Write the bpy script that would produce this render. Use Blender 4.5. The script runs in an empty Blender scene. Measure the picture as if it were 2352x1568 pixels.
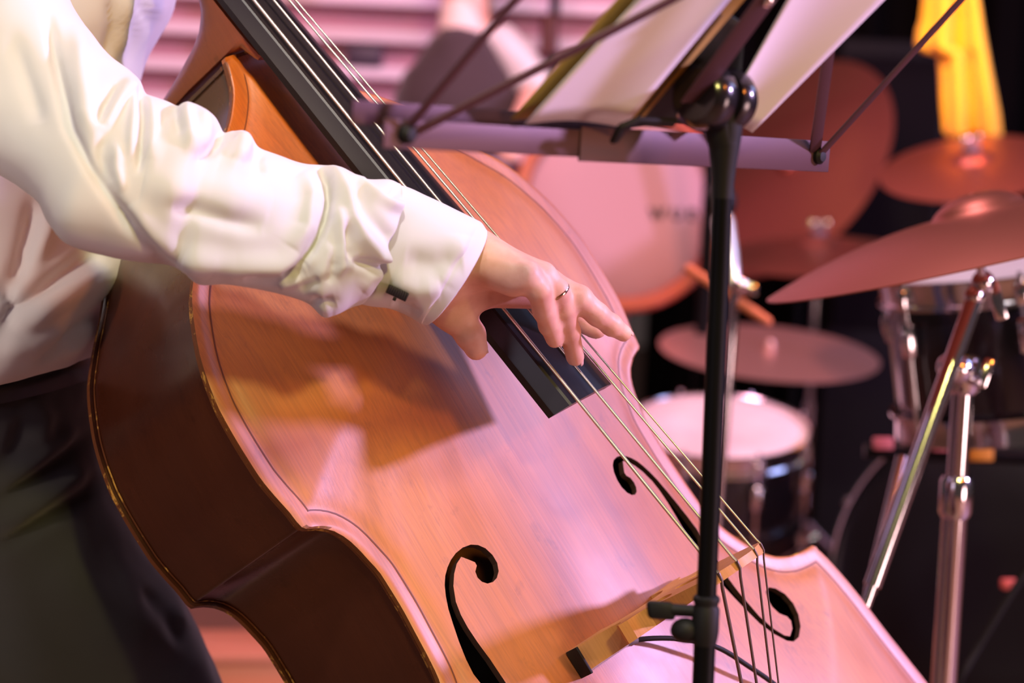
import bpy, bmesh, math, random
import numpy as np
from mathutils import Matrix, Vector, noise as mnoise

# ------------------------------------------------------------------ camera
F_PX, CX, CY = 5500.0, 1176.0, 784.0          # focal length in pixels of the 2352x1568 frame
PITCH, ROLL, CAM_H = 0.12, 0.045, 1.20
right0 = np.array([1.0, 0, 0]); down0 = np.array([0, -math.sin(PITCH), -math.cos(PITCH)]); fwd = np.array([0, math.cos(PITCH), -math.sin(PITCH)])
cr, sr = math.cos(ROLL), math.sin(ROLL)
XR = cr * right0 - sr * down0
YD = cr * down0 + sr * right0
C0 = np.array([0, 0, CAM_H])
CAM = np.eye(4); CAM[:3, 0] = XR; CAM[:3, 1] = YD; CAM[:3, 2] = fwd; CAM[:3, 3] = C0   # camera axes (x right, y down, z forward) to world

scene = bpy.context.scene
col = scene.collection
cam_d = bpy.data.cameras.new('camera'); cam = bpy.data.objects.new('camera', cam_d); col.objects.link(cam)
mw = np.eye(4); mw[:3, 0] = XR; mw[:3, 1] = -YD; mw[:3, 2] = -fwd; mw[:3, 3] = C0
cam.matrix_world = Matrix(mw.tolist())
cam_d.sensor_width = 36; cam_d.lens = F_PX * 36 / 2352
cam_d.clip_start = 0.05
cam_d.dof.use_dof = True; cam_d.dof.focus_distance = 1.965; cam_d.dof.aperture_fstop = 4.4
scene.camera = cam

# ------------------------------------------------------------------ world, lights, exposure
scene.view_settings.view_transform = 'Standard'; scene.view_settings.look = 'None'
scene.view_settings.exposure = 0.06; scene.view_settings.gamma = 1.0; scene.view_settings.use_curve_mapping = False
try:
    scene.cycles.use_denoising = True
except Exception:
    pass
w = bpy.data.worlds.new('stage_dark'); scene.world = w; w.use_nodes = True
w.node_tree.nodes['Background'].inputs[0].default_value = (1, .70, .68, 1)
w.node_tree.nodes['Background'].inputs[1].default_value = 0.045

def camdir(v):
    v = np.array(v, float); return CAM[:3, :3] @ (v / np.linalg.norm(v))
def P(px, py, d):
    c = np.array([(px - CX) / F_PX * d, (py - CY) / F_PX * d, d]); return CAM[:3, :3] @ c + C0
def area(name, pos, target, size, color, power, shape='DISK', spread=math.pi):
    L = bpy.data.lights.new(name, 'AREA'); L.shape = shape; L.size = size; L.color = color; L.energy = power; L.spread = spread
    o = bpy.data.objects.new(name, L); col.objects.link(o); o.location = Vector(pos)
    o.rotation_euler = (Vector(target) - Vector(pos)).to_track_quat('-Z', 'Y').to_euler(); return o
T0 = P(1500, 1000, 2.05)
def spot(name, pos, target, ang, blend, color, power, r=.08):
    L = bpy.data.lights.new(name, 'SPOT'); L.spot_size = math.radians(ang); L.spot_blend = blend; L.color = color; L.energy = power; L.shadow_soft_size = r
    o = bpy.data.objects.new(name, L); col.objects.link(o); o.location = Vector(pos); o.rotation_euler = (Vector(target) - Vector(pos)).to_track_quat('-Z', 'Y').to_euler(); return o
area('pink_stage_light', T0 + 4.0 * camdir((1.32, -.43, -.06)), T0, .30, (.68, .47, .95), 215)
area('lavender_back_right', T0 + 3.6 * camdir((.76, -.50, .33)), T0, 1.4, (.40, .50, 1), 26)
area('warm_front_light', P(1000, 800, 2.0) + 3.6 * camdir((.27, -.45, -.85)), P(1000, 800, 2.0), .26, (1, .86, .26), 46)
area('high_front_light', P(1000, 800, 2.0) + 3.6 * camdir((.02, -.75, -.66)), P(1000, 800, 2.0), .30, (1, .92, .92), 66)
area('red_right_light', P(1000, 800, 2.0) + 3.6 * camdir((.72, -.40, -.58)), P(1000, 800, 2.0), .30, (1, .26, .03), 25)
area('rose_right_wash', T0 + 2.6 * camdir((.85, .22, -.47)), T0, .9, (1, .62, .60), 22)
spot('neck_spot', P(615, 235, 2.1) + 3.0 * camdir((.30, -.38, -.87)), P(615, 235, 2.1), 5.6, .9, (1, .52, .03), 430, .1)
spot('kit_light', P(1850, 500, 4.0) + 3.0 * camdir((.30, -.85, -.30)), P(1850, 500, 4.0), 34, .6, (1, .30, .20), 260, .15)
spot('amber_side_light', P(60, 690, 2.0) + 3.0 * camdir((-.58, -.25, -.78)), P(60, 690, 2.0), 8.5, 1.0, (1, .80, .66), 330, .2)
area('white_top_light', T0 + 3.2 * camdir((-.10, -.95, .30)), P(700, 500, 2.0), .7, (1, .66, .84), 34)
area('left_fill', P(300, 900, 2.1) + 3.0 * camdir((-.5, -.12, -.85)), P(300, 900, 2.1), .9, (.92, .76, 1), 9)  # unseen fill added to lift the trousers and sleeve underside
area('pink_back_wash', P(900, -1500, 3.6), P(800, 200, 5.0), .8, (1, .42, .58), 30)
spot('yellow_lamp', P(2500, -900, 3.6), P(2200, 100, 4.62), 16, .5, (1, .72, .25), 75, .05)

# ------------------------------------------------------------------ bass pose (local: x to the treble side, y up the neck, z out of the top, origin under the bridge)
_R = np.array([[0.62, -0.519, 0.588], [-0.312, -0.851, -0.422], [0.72, 0.078, -0.69]])
_u, _s, _v = np.linalg.svd(_R); BR = _u @ _v; BT = np.array([.084, .252, 2.065])
_B = np.eye(4); _B[:3, :3] = BR; _B[:3, 3] = BT
BASS = CAM @ _B
def bproj(uv, z):                                   # a pixel carried back on to the plane z of the bass
    dr = np.array([(uv[0] - CX) / F_PX, (uv[1] - CY) / F_PX, 1.0]); dl = BR.T @ dr; o = -BR.T @ BT
    return o + dl * ((z - o[2]) / dl[2])
def tf(M, v):
    v = np.asarray(v, float).reshape(-1, 3); return v @ M[:3, :3].T + M[:3, 3]

# ------------------------------------------------------------------ helpers
ROOTM = {}
def tag(o, label=None, cat=None, group=None, kind=None):
    if label: o['label'] = label
    if cat: o['category'] = cat
    if group: o['group'] = group
    if kind: o['kind'] = kind
    return o
def empty(name, loc, label, cat, group=None):
    o = bpy.data.objects.new(name, None); col.objects.link(o); o.location = Vector(loc); o.empty_display_size = .05
    m = np.eye(4); m[:3, 3] = np.array(loc, float); ROOTM[o.name] = m
    return tag(o, label, cat, group)
def rootm(p):
    while p.parent is not None: p = p.parent
    return ROOTM.get(p.name, np.eye(4))
def link(name, me, mat, parent=None, smooth=True, angle=None):
    o = bpy.data.objects.new(name, me); col.objects.link(o)
    if mat is not None and len(me.materials) == 0:
        for m in (mat if isinstance(mat, (list, tuple)) else [mat]): me.materials.append(m)
    if parent is not None: o.parent = parent
    if smooth:
        me.polygons.foreach_set('use_smooth', [True] * len(me.polygons))
        if angle is not None:
            try: me.set_sharp_from_angle(angle=math.radians(angle))
            except Exception: pass
    return o
def mk(name, verts, faces, mat, parent=None, frame=None, smooth=True, angle=40, mats=None):
    v = np.asarray(verts, float).reshape(-1, 3)
    if frame is not None: v = tf(frame, v)
    if parent is not None: v = v - rootm(parent)[:3, 3]
    me = bpy.data.meshes.new(name); me.from_pydata(v.tolist(), [], [list(map(int, f)) for f in faces]); 
    bm = bmesh.new(); bm.from_mesh(me); bmesh.ops.recalc_face_normals(bm, faces=bm.faces); bm.to_mesh(me); bm.free()
    return link(name, me, mat, parent, smooth, angle)

class MB:
    def __init__(s): s.v = []; s.f = []
    def add(s, v, f):
        n = len(s.v); s.v.extend([tuple(map(float, p)) for p in v]); s.f.extend([[i + n for i in q] for q in f]); return s
    def build(s, name, mat, parent=None, frame=None, smooth=True, angle=40): return mk(name, s.v, s.f, mat, parent, frame, smooth, angle)
    def tube(s, pts, r, n=12, cap=True):
        pts = [np.array(p, float) for p in pts]; N = len(pts); rr = r if isinstance(r, (list, tuple, np.ndarray)) else [r] * N
        t0 = pts[1] - pts[0]; t0 /= np.linalg.norm(t0); a = np.array([0, 0, 1.0]) if abs(t0[2]) < .9 else np.array([1.0, 0, 0])
        u = np.cross(t0, a); u /= np.linalg.norm(u); vs = []
        for i in range(N):
            t = pts[min(i + 1, N - 1)] - pts[max(i - 1, 0)]; t = t / (np.linalg.norm(t) + 1e-12)
            u = u - t * (u @ t); u /= np.linalg.norm(u) + 1e-12; w_ = np.cross(t, u)
            for k in range(n):
                an = 2 * math.pi * k / n; vs.append(pts[i] + rr[i] * (math.cos(an) * u + math.sin(an) * w_))
        fs = [[i * n + k, i * n + (k + 1) % n, (i + 1) * n + (k + 1) % n, (i + 1) * n + k] for i in range(N - 1) for k in range(n)]
        if cap: fs += [list(range(n))[::-1], list(range((N - 1) * n, N * n))]
        return s.add(vs, fs)
    def box(s, c, ax, half, bev=0.0):
        c = np.array(c, float); ax = [np.array(a, float) / np.linalg.norm(a) for a in ax]; h = half
        if bev <= 0: bev = min(half) * .18
        vs = []; bm = bmesh.new(); bmesh.ops.create_cube(bm, size=2)
        for v in bm.verts: v.co = Vector((v.co.x * h[0], v.co.y * h[1], v.co.z * h[2]))
        bmesh.ops.bevel(bm, geom=bm.edges[:], offset=bev, segments=2, affect='EDGES', profile=.5)
        bm.verts.index_update(); vs = [c + v.co.x * ax[0] + v.co.y * ax[1] + v.co.z * ax[2] for v in bm.verts]
        fs = [[v.index for v in f.verts] for f in bm.faces]; bm.free(); return s.add(vs, fs)
    def lathe(s, c, ax, prof, n=48):
        c = np.array(c, float); ax = np.array(ax, float); ax /= np.linalg.norm(ax)
        a = np.array([0, 0, 1.0]) if abs(ax[2]) < .9 else np.array([1.0, 0, 0]); u = np.cross(ax, a); u /= np.linalg.norm(u); w_ = np.cross(ax, u)
        vs = []; fs = []; idx = []
        for (r, h) in prof:
            if r < 1e-6: idx.append([len(vs)] * n); vs.append(c + ax * h)
            else:
                b = len(vs); idx.append([b + k for k in range(n)])
                for k in range(n):
                    an = 2 * math.pi * k / n; vs.append(c + ax * h + r * (math.cos(an) * u + math.sin(an) * w_))
        for i in range(len(prof) - 1):
            for k in range(n):
                q = [idx[i][k], idx[i][(k + 1) % n], idx[i + 1][(k + 1) % n], idx[i + 1][k]]; q2 = []
                for x in q:
                    if x not in q2: q2.append(x)
                if len(q2) > 2: fs.append(q2)
        return s.add(vs, fs)
    def ball(s, c, r, ax=None, n=16):
        k = 9; pr = [(math.sin(math.pi * i / k), -math.cos(math.pi * i / k)) for i in range(k + 1)]
        if ax is None: ax = ((1, 0, 0), (0, 1, 0), (0, 0, 1))
        rr = r if isinstance(r, (tuple, list)) else (r, r, r); c = np.array(c, float); ax = [np.array(a, float) / np.linalg.norm(a) for a in ax]
        m = MB().lathe((0, 0, 0), (0, 0, 1), pr, n); return s.add([c + v[0] * rr[0] * ax[0] + v[1] * rr[1] * ax[1] + v[2] * rr[2] * ax[2] for v in m.v], m.f)

def catmull(pts, n):
    pts = np.array(pts, float); out = []; N = len(pts)
    for i in range(N - 1):
        p0, p1, p2, p3 = pts[max(i - 1, 0)], pts[i], pts[i + 1], pts[min(i + 2, N - 1)]
        for k in range(n):
            t = k / n; out.append(.5 * (2 * p1 + (p2 - p0) * t + (2 * p0 - 5 * p1 + 4 * p2 - p3) * t * t + (3 * p1 - p0 - 3 * p2 + p3) * t ** 3))
    out.append(pts[-1]); return np.array(out)

# ------------------------------------------------------------------ materials
def mat(name, color, rough=.5, metal=0.0, spec=.5, coat=0.0, coat_r=.1, trans=0.0, sss=0.0, emit=None, estr=0.0, sheen=0.0):
    m = bpy.data.materials.new(name); m.use_nodes = True; b = m.node_tree.nodes['Principled BSDF']
    b.inputs['Base Color'].default_value = (*color, 1); b.inputs['Roughness'].default_value = rough; b.inputs['Metallic'].default_value = metal
    b.inputs['Specular IOR Level'].default_value = spec; b.inputs['Coat Weight'].default_value = coat; b.inputs['Coat Roughness'].default_value = coat_r
    b.inputs['Transmission Weight'].default_value = trans
    if sheen: b.inputs['Sheen Weight'].default_value = sheen; b.inputs['Sheen Roughness'].default_value = .5
    if sss: b.inputs['Subsurface Weight'].default_value = sss; b.inputs['Subsurface Radius'].default_value = (.012, .004, .002); b.inputs['Subsurface Scale'].default_value = .6
    if emit: b.inputs['Emission Color'].default_value = (*emit, 1); b.inputs['Emission Strength'].default_value = estr
    return m
class NT:
    def __init__(s, m): s.t = m.node_tree; s.b = s.t.nodes['Principled BSDF']
    def n(s, kind, **kw):
        nd = s.t.nodes.new(kind)
        for k, v in kw.items(): setattr(nd, k, v)
        return nd
    def l(s, a, b): s.t.links.new(a, b)
    def coord(s, scale, rot=(0, 0, 0)):
        c = s.n('ShaderNodeTexCoord'); mp = s.n('ShaderNodeMapping'); mp.inputs['Scale'].default_value = scale; mp.inputs['Rotation'].default_value = rot
        s.l(c.outputs['Object'], mp.inputs[0]); return mp.outputs[0]
    def attr_coord(s, name, scale):
        c = s.n('ShaderNodeAttribute'); c.attribute_name = name; mp = s.n('ShaderNodeMapping'); mp.inputs['Scale'].default_value = scale
        s.l(c.outputs['Vector'], mp.inputs[0]); return mp.outputs[0]
    def noise(s, vec, scale, detail=4, rough=.55):
        nz = s.n('ShaderNodeTexNoise'); nz.inputs['Scale'].default_value = scale; nz.inputs['Detail'].default_value = detail; nz.inputs['Roughness'].default_value = rough
        s.l(vec, nz.inputs['Vector']); return nz.outputs['Fac']
    def ramp(s, fac, stops):
        r = s.n('ShaderNodeValToRGB'); e = r.color_ramp.elements
        while len(e) < len(stops): e.new(.5)
        for i, (p, c) in enumerate(stops): e[i].position = p; e[i].color = (*c, 1)
        s.l(fac, r.inputs[0]); return r.outputs[0]
    def mix(s, fac, a, b, mode='MIX'):
        x = s.n('ShaderNodeMix', data_type='RGBA', blend_type=mode)
        for k, v in ((0, fac), (6, a), (7, b)):
            if isinstance(v, (int, float)): x.inputs[k].default_value = v
            elif isinstance(v, tuple): x.inputs[k].default_value = (*v, 1)
            else: s.l(v, x.inputs[k])
        return x.outputs[2]
    def bump(s, h, strength, dist=.001):
        b = s.n('ShaderNodeBump'); b.inputs['Strength'].default_value = strength; b.inputs['Distance'].default_value = dist
        s.l(h, b.inputs['Height']); s.l(b.outputs[0], s.b.inputs['Normal'])
    def color(s, c): s.l(c, s.b.inputs['Base Color'])

def wood(name, c1, c2, c3, rough, coat=.3, grain=1.0, wear=None, spec=.5, coat_r=.18):
    m = mat(name, c1, rough, coat=coat, coat_r=coat_r, spec=spec); t = NT(m)
    big = t.noise(t.attr_coord('rest', (6, 2.2, 6)), 1.0, 4)
    base = t.ramp(big, [(.30, c2), (.5, c1), (.72, c3)])
    fine = t.noise(t.attr_coord('rest', (520, 7, 520)), 1.0, 3)
    fr = t.ramp(fine, [(.35, (.72, .68, .66)), (.6, (1, 1, 1))])
    base = t.mix(.75 * grain, base, fr, 'MULTIPLY')
    scr = t.noise(t.attr_coord('rest', (55, 34, 55)), 1.0, 5, .7)
    dirt = t.ramp(scr, [(.30, (.55, .5, .48)), (.40, (1, 1, 1))])
    base = t.mix(.5, base, dirt, 'MULTIPLY')
    if wear: 
        nick = t.noise(t.attr_coord('rest', (40, 26, 40)), 1.0, 5, .75); k = t.ramp(nick, [(wear[0], (0, 0, 0)), (wear[0] + .05, (1, 1, 1))])
        base = t.mix(k, base, wear[1])
    t.color(base); t.bump(fine, .16 * grain, .0006)
    r2 = t.ramp(t.noise(t.attr_coord('rest', (14, 8, 14)), 1.0, 5, .6), [(.35, (rough - .07,) * 3), (.65, (rough + .07,) * 3)]); t.l(r2, t.b.inputs['Roughness'])
    return m
def set_rest(o, M):                                    # keeps the bass' own coordinates on the mesh, for grain that runs along the body
    me = o.data; n = len(me.vertices); a = np.zeros(n * 3); me.vertices.foreach_get('co', a); a = a.reshape(-1, 3) + rootm(o)[:3, 3]
    inv = np.linalg.inv(M); b = tf(inv, a); at = me.attributes.new('rest', 'FLOAT_VECTOR', 'POINT'); at.data.foreach_set('vector', b.ravel())

M_top = wood('varnished_spruce', (.42, .110, .010), (.30, .055, .006), (.52, .170, .018), .46, .9, spec=1.0, coat_r=.50)
M_edge = wood('worn_plate_edge', (.16, .05, .014), (.09, .025, .008), (.26, .09, .02), .45, .1, wear=(.555, (.60, .33, .06)))
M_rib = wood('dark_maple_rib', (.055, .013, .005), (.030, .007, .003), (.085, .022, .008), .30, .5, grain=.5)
M_neck = wood('neck_maple', (.26, .060, .022), (.18, .035, .012), (.32, .085, .03), .38, .3, grain=.5)
M_bridge = wood('bridge_maple', (.62, .30, .10), (.55, .25, .08), (.68, .36, .15), .5, .0, grain=.5)
M_lip = mat('fhole_cut_wood', (.05, .018, .008), .7)
M_purf = mat('purfling_line', (.13, .035, .018), .5)
M_ebony = mat('ebony', (.009, .007, .0075), .38, spec=.4)
t_ = NT(M_ebony); t_.bump(t_.noise(t_.coord((30, 30, 30)), 1.0, 4), .05, .001)
M_string = mat('wound_string', (.74, .66, .55), .32, metal=1)
t_ = NT(M_string); 
M_chrome = mat('chrome', (.80, .78, .80), .13, metal=1)
M_nickel = mat('nickel_strip', (.095, .042, .050), .5, metal=.3)
M_black = mat('black_paint', (.003, .003, .0035), .45, spec=.12)
M_blackrub = mat('black_rubber', (.006, .006, .006), .6, spec=.3)
M_blackgloss = mat('black_lacquer', (.010, .008, .012), .22, coat=.5)
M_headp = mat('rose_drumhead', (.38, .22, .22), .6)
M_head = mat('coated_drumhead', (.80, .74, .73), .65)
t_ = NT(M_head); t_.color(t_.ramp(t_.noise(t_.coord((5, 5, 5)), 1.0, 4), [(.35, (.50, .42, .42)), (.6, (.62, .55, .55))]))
M_shirt = mat('white_cotton', (.66, .655, .65), .85, spec=.2, sheen=.15)
t_ = NT(M_shirt); t_.bump(t_.noise(t_.coord((1400, 1400, 1400)), 1.0, 2), .06, .0003)
M_trouser = mat('black_wool', (.036, .036, .041), .9, spec=.25, sheen=.35)
t_ = NT(M_trouser); t_.bump(t_.noise(t_.coord((900, 900, 900)), 1.0, 2), .2, .0004)
M_skin = mat('skin', (.76, .44, .33), .48, spec=.4, sss=.12)
t_ = NT(M_skin); t_.color(t_.ramp(t_.noise(t_.coord((60, 60, 60)), 1.0, 4), [(.3, (.70, .37, .27)), (.7, (.82, .50, .38))])); t_.bump(t_.noise(t_.coord((420, 420, 420)), 1.0, 3), .12, .0006)
M_nail = mat('fingernail', (.74, .46, .38), .25)
M_gold = mat('rose_gold', (.90, .55, .42), .15, metal=1)
M_paper = mat('sheet_paper', (.80, .78, .80), .8, spec=.2)
M_ochre = mat('ochre_card', (.42, .27, .07), .8)
def bronze(name, c):
    m = mat(name, c, .40, metal=.85); t = NT(m)
    a = t.n('ShaderNodeAttribute'); a.attribute_name = 'rest'; sep = t.n('ShaderNodeVectorMath', operation='LENGTH'); t.l(a.outputs['Vector'], sep.inputs[0])
    mul = t.n('ShaderNodeMath', operation='MULTIPLY'); mul.inputs[1].default_value = 900; t.l(sep.outputs['Value'], mul.inputs[0])
    sn = t.n('ShaderNodeMath', operation='SINE'); t.l(mul.outputs[0], sn.inputs[0]); t.bump(sn.outputs[0], .10, .0005); return m
M_bronze = bronze('cymbal_bronze', (.46, .145, .095)); M_palebr = bronze('pale_bronze', (.68, .42, .36))

# ------------------------------------------------------------------ the setting
def plane_mesh(name, pts, mat_, kind='structure', parent=None): 
    o = mk(name, pts, [list(range(len(pts)))], mat_, parent, smooth=False); 
    if parent is None: o['kind'] = kind
    return o
M_floor = mat('stage_floor', (.16, .07, .045), .5)
t_ = NT(M_floor); t_.color(t_.ramp(t_.noise(t_.coord((1.2, 14, 1)), 1.0, 4), [(.3, (.12, .05, .03)), (.7, (.24, .11, .07))]))
M_curtain = mat('black_curtain', (.004, .003, .003), .95, spec=.05)
M_slat = mat('pale_rose_slat', (.74, .60, .64), .6)
M_rose = mat('rose_panel', (.50, .25, .30), .7)
fl = MB().box((0, 4, -.05), ((1, 0, 0), (0, 1, 0), (0, 0, 1)), (5, 6, .05), .005).build('floor', M_floor, smooth=False); fl['kind'] = 'structure'
# pleated black curtain behind the drums
NX = 420; cv = []; cf = []
for i in range(NX):
    x = .35 + 5.2 * i / (NX - 1); yy = 6.3 + .05 * math.sin(x * 34) + .02 * math.sin(x * 81 + 1)
    cv += [(x, yy, 0.0), (x, yy + .02 * math.sin(x * 34 + 1), 3.2)]
for i in range(NX - 1): cf.append([2 * i, 2 * i + 2, 2 * i + 3, 2 * i + 1])
cur = mk('wall_back', cv, cf, M_curtain, angle=80); cur['kind'] = 'structure'
cur['label'] = 'black pleated stage curtain behind the drums'
# slatted rose wall on the left
wl = MB().box((-1.1, 5.50, 1.6), ((1, 0, 0), (0, 1, 0), (0, 0, 1)), (1.36, .04, 1.6), .004).build('wall_left', M_rose, smooth=False); wl['kind'] = 'structure'
ROOTM[wl.name] = np.eye(4)
zc = P(840, 82, 5.38)[2]; pitch = .0815; slat_me = None
for k in range(-13, 12):
    z = zc + k * pitch
    if z < .05 or z > 3: continue
    if slat_me is None:
        o = MB().box((0, 0, 0), ((1, 0, 0), (0, 1, 0), (0, 0, 1)), (1.34, .035, .0145), .003).build('slat', M_slat, smooth=False); slat_me = o
    else: o = slat_me.copy(); col.objects.link(o)
    o.parent = wl; o.location = (-1.1, 5.43, z)
zb = P(836, 130, 5.36)
bx = MB(); bx.box(zb + np.array([0, .03, 0]), ((1, 0, 0), (0, 1, 0), (0, 0, 1)), (.040, .035, .0235), .003)
bb = empty('wall_box', zb + np.array([0, .03, -.0235]), 'small dark purple box on the slatted rose wall', 'box')
bx.build('housing', mat('dark_purple_box', (.06, .035, .055), .6), bb)
MB().box(zb + np.array([0, -.007, 0]), ((1, 0, 0), (0, 1, 0), (0, 0, 1)), (.032, .002, .018)).build('front_plate', mat('box_front', (.045, .028, .045), .5), bb)

# ------------------------------------------------------------------ double bass
half = [(-.500, .0), (-.4995, .03), (-.497, .075), (-.490, .125), (-.475, .180), (-.45, .236), (-.41, .287), (-.36, .318), (-.30, .334), (-.25, .337), (-.209, .332), (-.181, .327), (-.142, .320), (-.100, .3135),
        (-.064, .305), (-.045, .298), (-.0385, .294), (-.0375, .284), (-.0365, .272), (-.034, .257), (-.027, .240), (-.016, .226), (.001, .212), (.024, .198), (.054, .189), (.085, .1865), (.114, .185), (.14, .1855), (.161, .190), (.178, .1955),
        (.192, .205), (.199, .215), (.2025, .2235), (.2045, .2295), (.210, .2325), (.222, .2345), (.24, .239), (.26, .2425), (.294, .2435), (.32, .2425), (.34, .239), (.365, .232), (.39, .221), (.413, .208), (.44, .185), (.47, .158), (.50, .132), (.522, .104), (.537, .080), (.551, .064), (.572, .047), (.60, .036)]
hy = np.array([a for a, b in half]); hx = np.array([b for a, b in half])
ys = []
for i in range(len(hy) - 1):
    n_ = max(2, int((hy[i + 1] - hy[i]) / .004) + 1); ys += list(np.linspace(hy[i], hy[i + 1], n_, endpoint=False))
ys.append(hy[-1]); ys = np.array(ys)
def pchip(x, y, q):                                   # smooth monotone interpolation of the outline
    h = np.diff(x); d = np.diff(y) / h; m = np.zeros_like(y); m[0] = d[0]; m[-1] = d[-1]
    for i in range(1, len(y) - 1):
        if d[i - 1] * d[i] > 0: w1 = 2 * h[i] + h[i - 1]; w2 = h[i] + 2 * h[i - 1]; m[i] = (w1 + w2) / (w1 / d[i - 1] + w2 / d[i])
    k = np.clip(np.searchsorted(x, q, side='right') - 1, 0, len(x) - 2); t = (q - x[k]) / h[k]
    return (1 + 2 * t) * (1 - t) ** 2 * y[k] + t * (1 - t) ** 2 * h[k] * m[k] + t * t * (3 - 2 * t) * y[k + 1] + t * t * (t - 1) * h[k] * m[k + 1]
wx = np.maximum(pchip(hy, hx, ys), 0.0005)
outl = np.concatenate([np.stack([wx, ys], 1), np.stack([-wx[::-1], ys[::-1]], 1)])       # closed outline
seg_a = outl; seg_b = np.roll(outl, -1, 0)
def edge_dist(p):
    p = np.asarray(p, float).reshape(-1, 2); out = np.full(len(p), 9.0)
    for a, b in zip(seg_a[::2], np.roll(seg_a[::2], -1, 0)):
        ab = b - a; t = np.clip(((p - a) @ ab) / (ab @ ab + 1e-12), 0, 1); out = np.minimum(out, np.hypot(*(p - a - t[:, None] * ab).T))
    return out
ARCH = .032
def arch_d(d):
    s = np.clip((d - .010) / .178, 0, 1); return ARCH * (.5 * s * s * (3 - 2 * s) + .5 * (2 * s - s * s) * np.clip(s / .06, 0, 1)) - .0013 * np.exp(-((d - .017) / .008) ** 2)
def arch(x, y): return float(arch_d(edge_dist([[x, y]]))[0])
def on_top(uv):                                       # pixel -> point on the arched top
    z = .01
    for _ in range(5): p = bproj(uv, z); z = arch(p[0], p[1])
    return bproj(uv, z)
def plate(z0, sgn, thick, nu=74):
    uu = np.sin(np.linspace(-1, 1, nu) * math.pi / 2) * .35 + np.linspace(-1, 1, nu) * .65
    G = np.stack([np.outer(wx, uu), np.repeat(ys[:, None], nu, 1)], -1); N = len(ys)
    d = edge_dist(G.reshape(-1, 2)); h = arch_d(d)
    lip = -.0016 * np.clip(1 - d / .0022, 0, 1) ** 2
    top = np.concatenate([G.reshape(-1, 2), (z0 + sgn * (h + lip))[:, None]], 1)
    under = np.concatenate([G.reshape(-1, 2), (z0 + sgn * (np.maximum(h, 0) - thick))[:, None]], 1)
    v = np.concatenate([top, under]); o = N * nu; f = []
    for i in range(N - 1):
        for k in range(nu - 1):
            a, b, c, e = i * nu + k, i * nu + k + 1, (i + 1) * nu + k + 1, (i + 1) * nu + k
            f.append([a, b, c, e]); f.append([o + a, o + e, o + c, o + b])
        f.append([i * nu, (i + 1) * nu, o + (i + 1) * nu, o + i * nu]); f.append([i * nu + nu - 1, o + i * nu + nu - 1, o + (i + 1) * nu + nu - 1, (i + 1) * nu + nu - 1])
    for k in range(nu - 1):
        f.append([k, o + k, o + k + 1, k + 1]); q = (N - 1) * nu + k; f.append([q, q + 1, o + q + 1, o + q])
    side = [len(x) == 4 for x in f]
    return v, f, o
bass = empty('double_bass', tf(BASS, (0, -.775, -.10))[0], 'worn reddish-brown double bass with f-holes, leaning back against its player', 'double bass')

def g2(c, s): return [(900 + a / 2.347, 900 + b / 2.347) for a, b in c] if s == 'G' else [(1500 + a / 2.5375, 950 + b / 2.5375) for a, b in c]
# left f-hole, upper part traced; lower part mirrored from the right one
fl_px = g2([(285, 1040), (288, 990), (300, 945), (318, 905), (345, 868), (382, 838), (425, 822), (465, 824), (505, 842), (543, 878), (568, 920), (576, 965), (566, 1002), (545, 1024), (515, 1032), (485, 1022), (462, 1000), (450, 968), (458, 935), (448, 917), (412, 902), (374, 888), (350, 925), (336, 980), (332, 1045), (345, 1130), (372, 1200), (410, 1270), (460, 1345), (530, 1440), (600, 1545)], 'G')
fl_px_left = g2([(285, 1040), (291, 1100), (305, 1170), (330, 1250), (362, 1345), (400, 1440), (440, 1520)], 'G')
rl_px = g2([(440, 960), (500, 1040), (560, 1110), (620, 1180), (700, 1250), (765, 1290), (798, 1296), (812, 1250), (803, 1205), (780, 1180), (735, 1163), (695, 1125), (668, 1080), (657, 1035), (675, 1010), (715, 1017), (770, 1050), (818, 1105), (848, 1170), (860, 1240), (850, 1300), (820, 1327), (780, 1322), (700, 1280), (620, 1220), (540, 1140), (470, 1068), (395, 985)], 'H')
L_up = [on_top(p)[:2] for p in fl_px]; L_left = [on_top(p)[:2] for p in fl_px_left]; R_low = [on_top(p)[:2] for p in rl_px]
# mean f-hole in mirrored coordinates |x|: upper from the left one, lower from the right one
up = [(-x, y) for x, y in L_up]; lowp = [tuple(p) for p in R_low]; upl = [(-x, y) for x, y in L_left]
fh = up                                           # from outer-left side round the upper eye, down the inner side
outer_up = upl[1:]
inner_low = lowp[::-1][1:-1] if False else None
# inner side of the stem continues into the lower hook's inner run, and back up the outer run
fpoly = [tuple(p) for p in fh] + [tuple(p) for p in lowp[::-1]] + [tuple(p) for p in outer_up[::-1]]
def clean(poly):
    o = [poly[0]]
    for p in poly[1:]:
        if math.hypot(p[0] - o[-1][0], p[1] - o[-1][1]) > .0012: o.append(p)
    return o
F_DEBUG = fpoly
fpoly = clean(fpoly)
v, f, off = plate(0, 1, .0065)
top = mk('top_plate', tf(BASS, v), f, [M_top, M_edge, M_lip], bass, smooth=True, angle=35)
cut_v = []; cut_f = []
for sg in (1, -1):
    n = len(fpoly); b = len(cut_v)
    cut_v += [(sg * x, y, -.03) for x, y in fpoly] + [(sg * x, y, .07) for x, y in fpoly]
    cut_f += [[b + i, b + (i + 1) % n, b + n + (i + 1) % n, b + n + i] for i in range(n)] + [[b + i for i in range(n)][::-1], [b + n + i for i in range(n)]]
cut = mk('fhole_cutter', tf(BASS, cut_v), cut_f, None, None, smooth=False)
for m_ in (M_top, M_edge, M_lip): cut.data.materials.append(m_)
for p_ in cut.data.polygons: p_.material_index = 2
cut.location = (0, 0, 0)
bpy.context.view_layer.update()
bo = top.modifiers.new('fholes', 'BOOLEAN'); bo.operation = 'DIFFERENCE'; bo.object = cut; bo.solver = 'EXACT'
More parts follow.
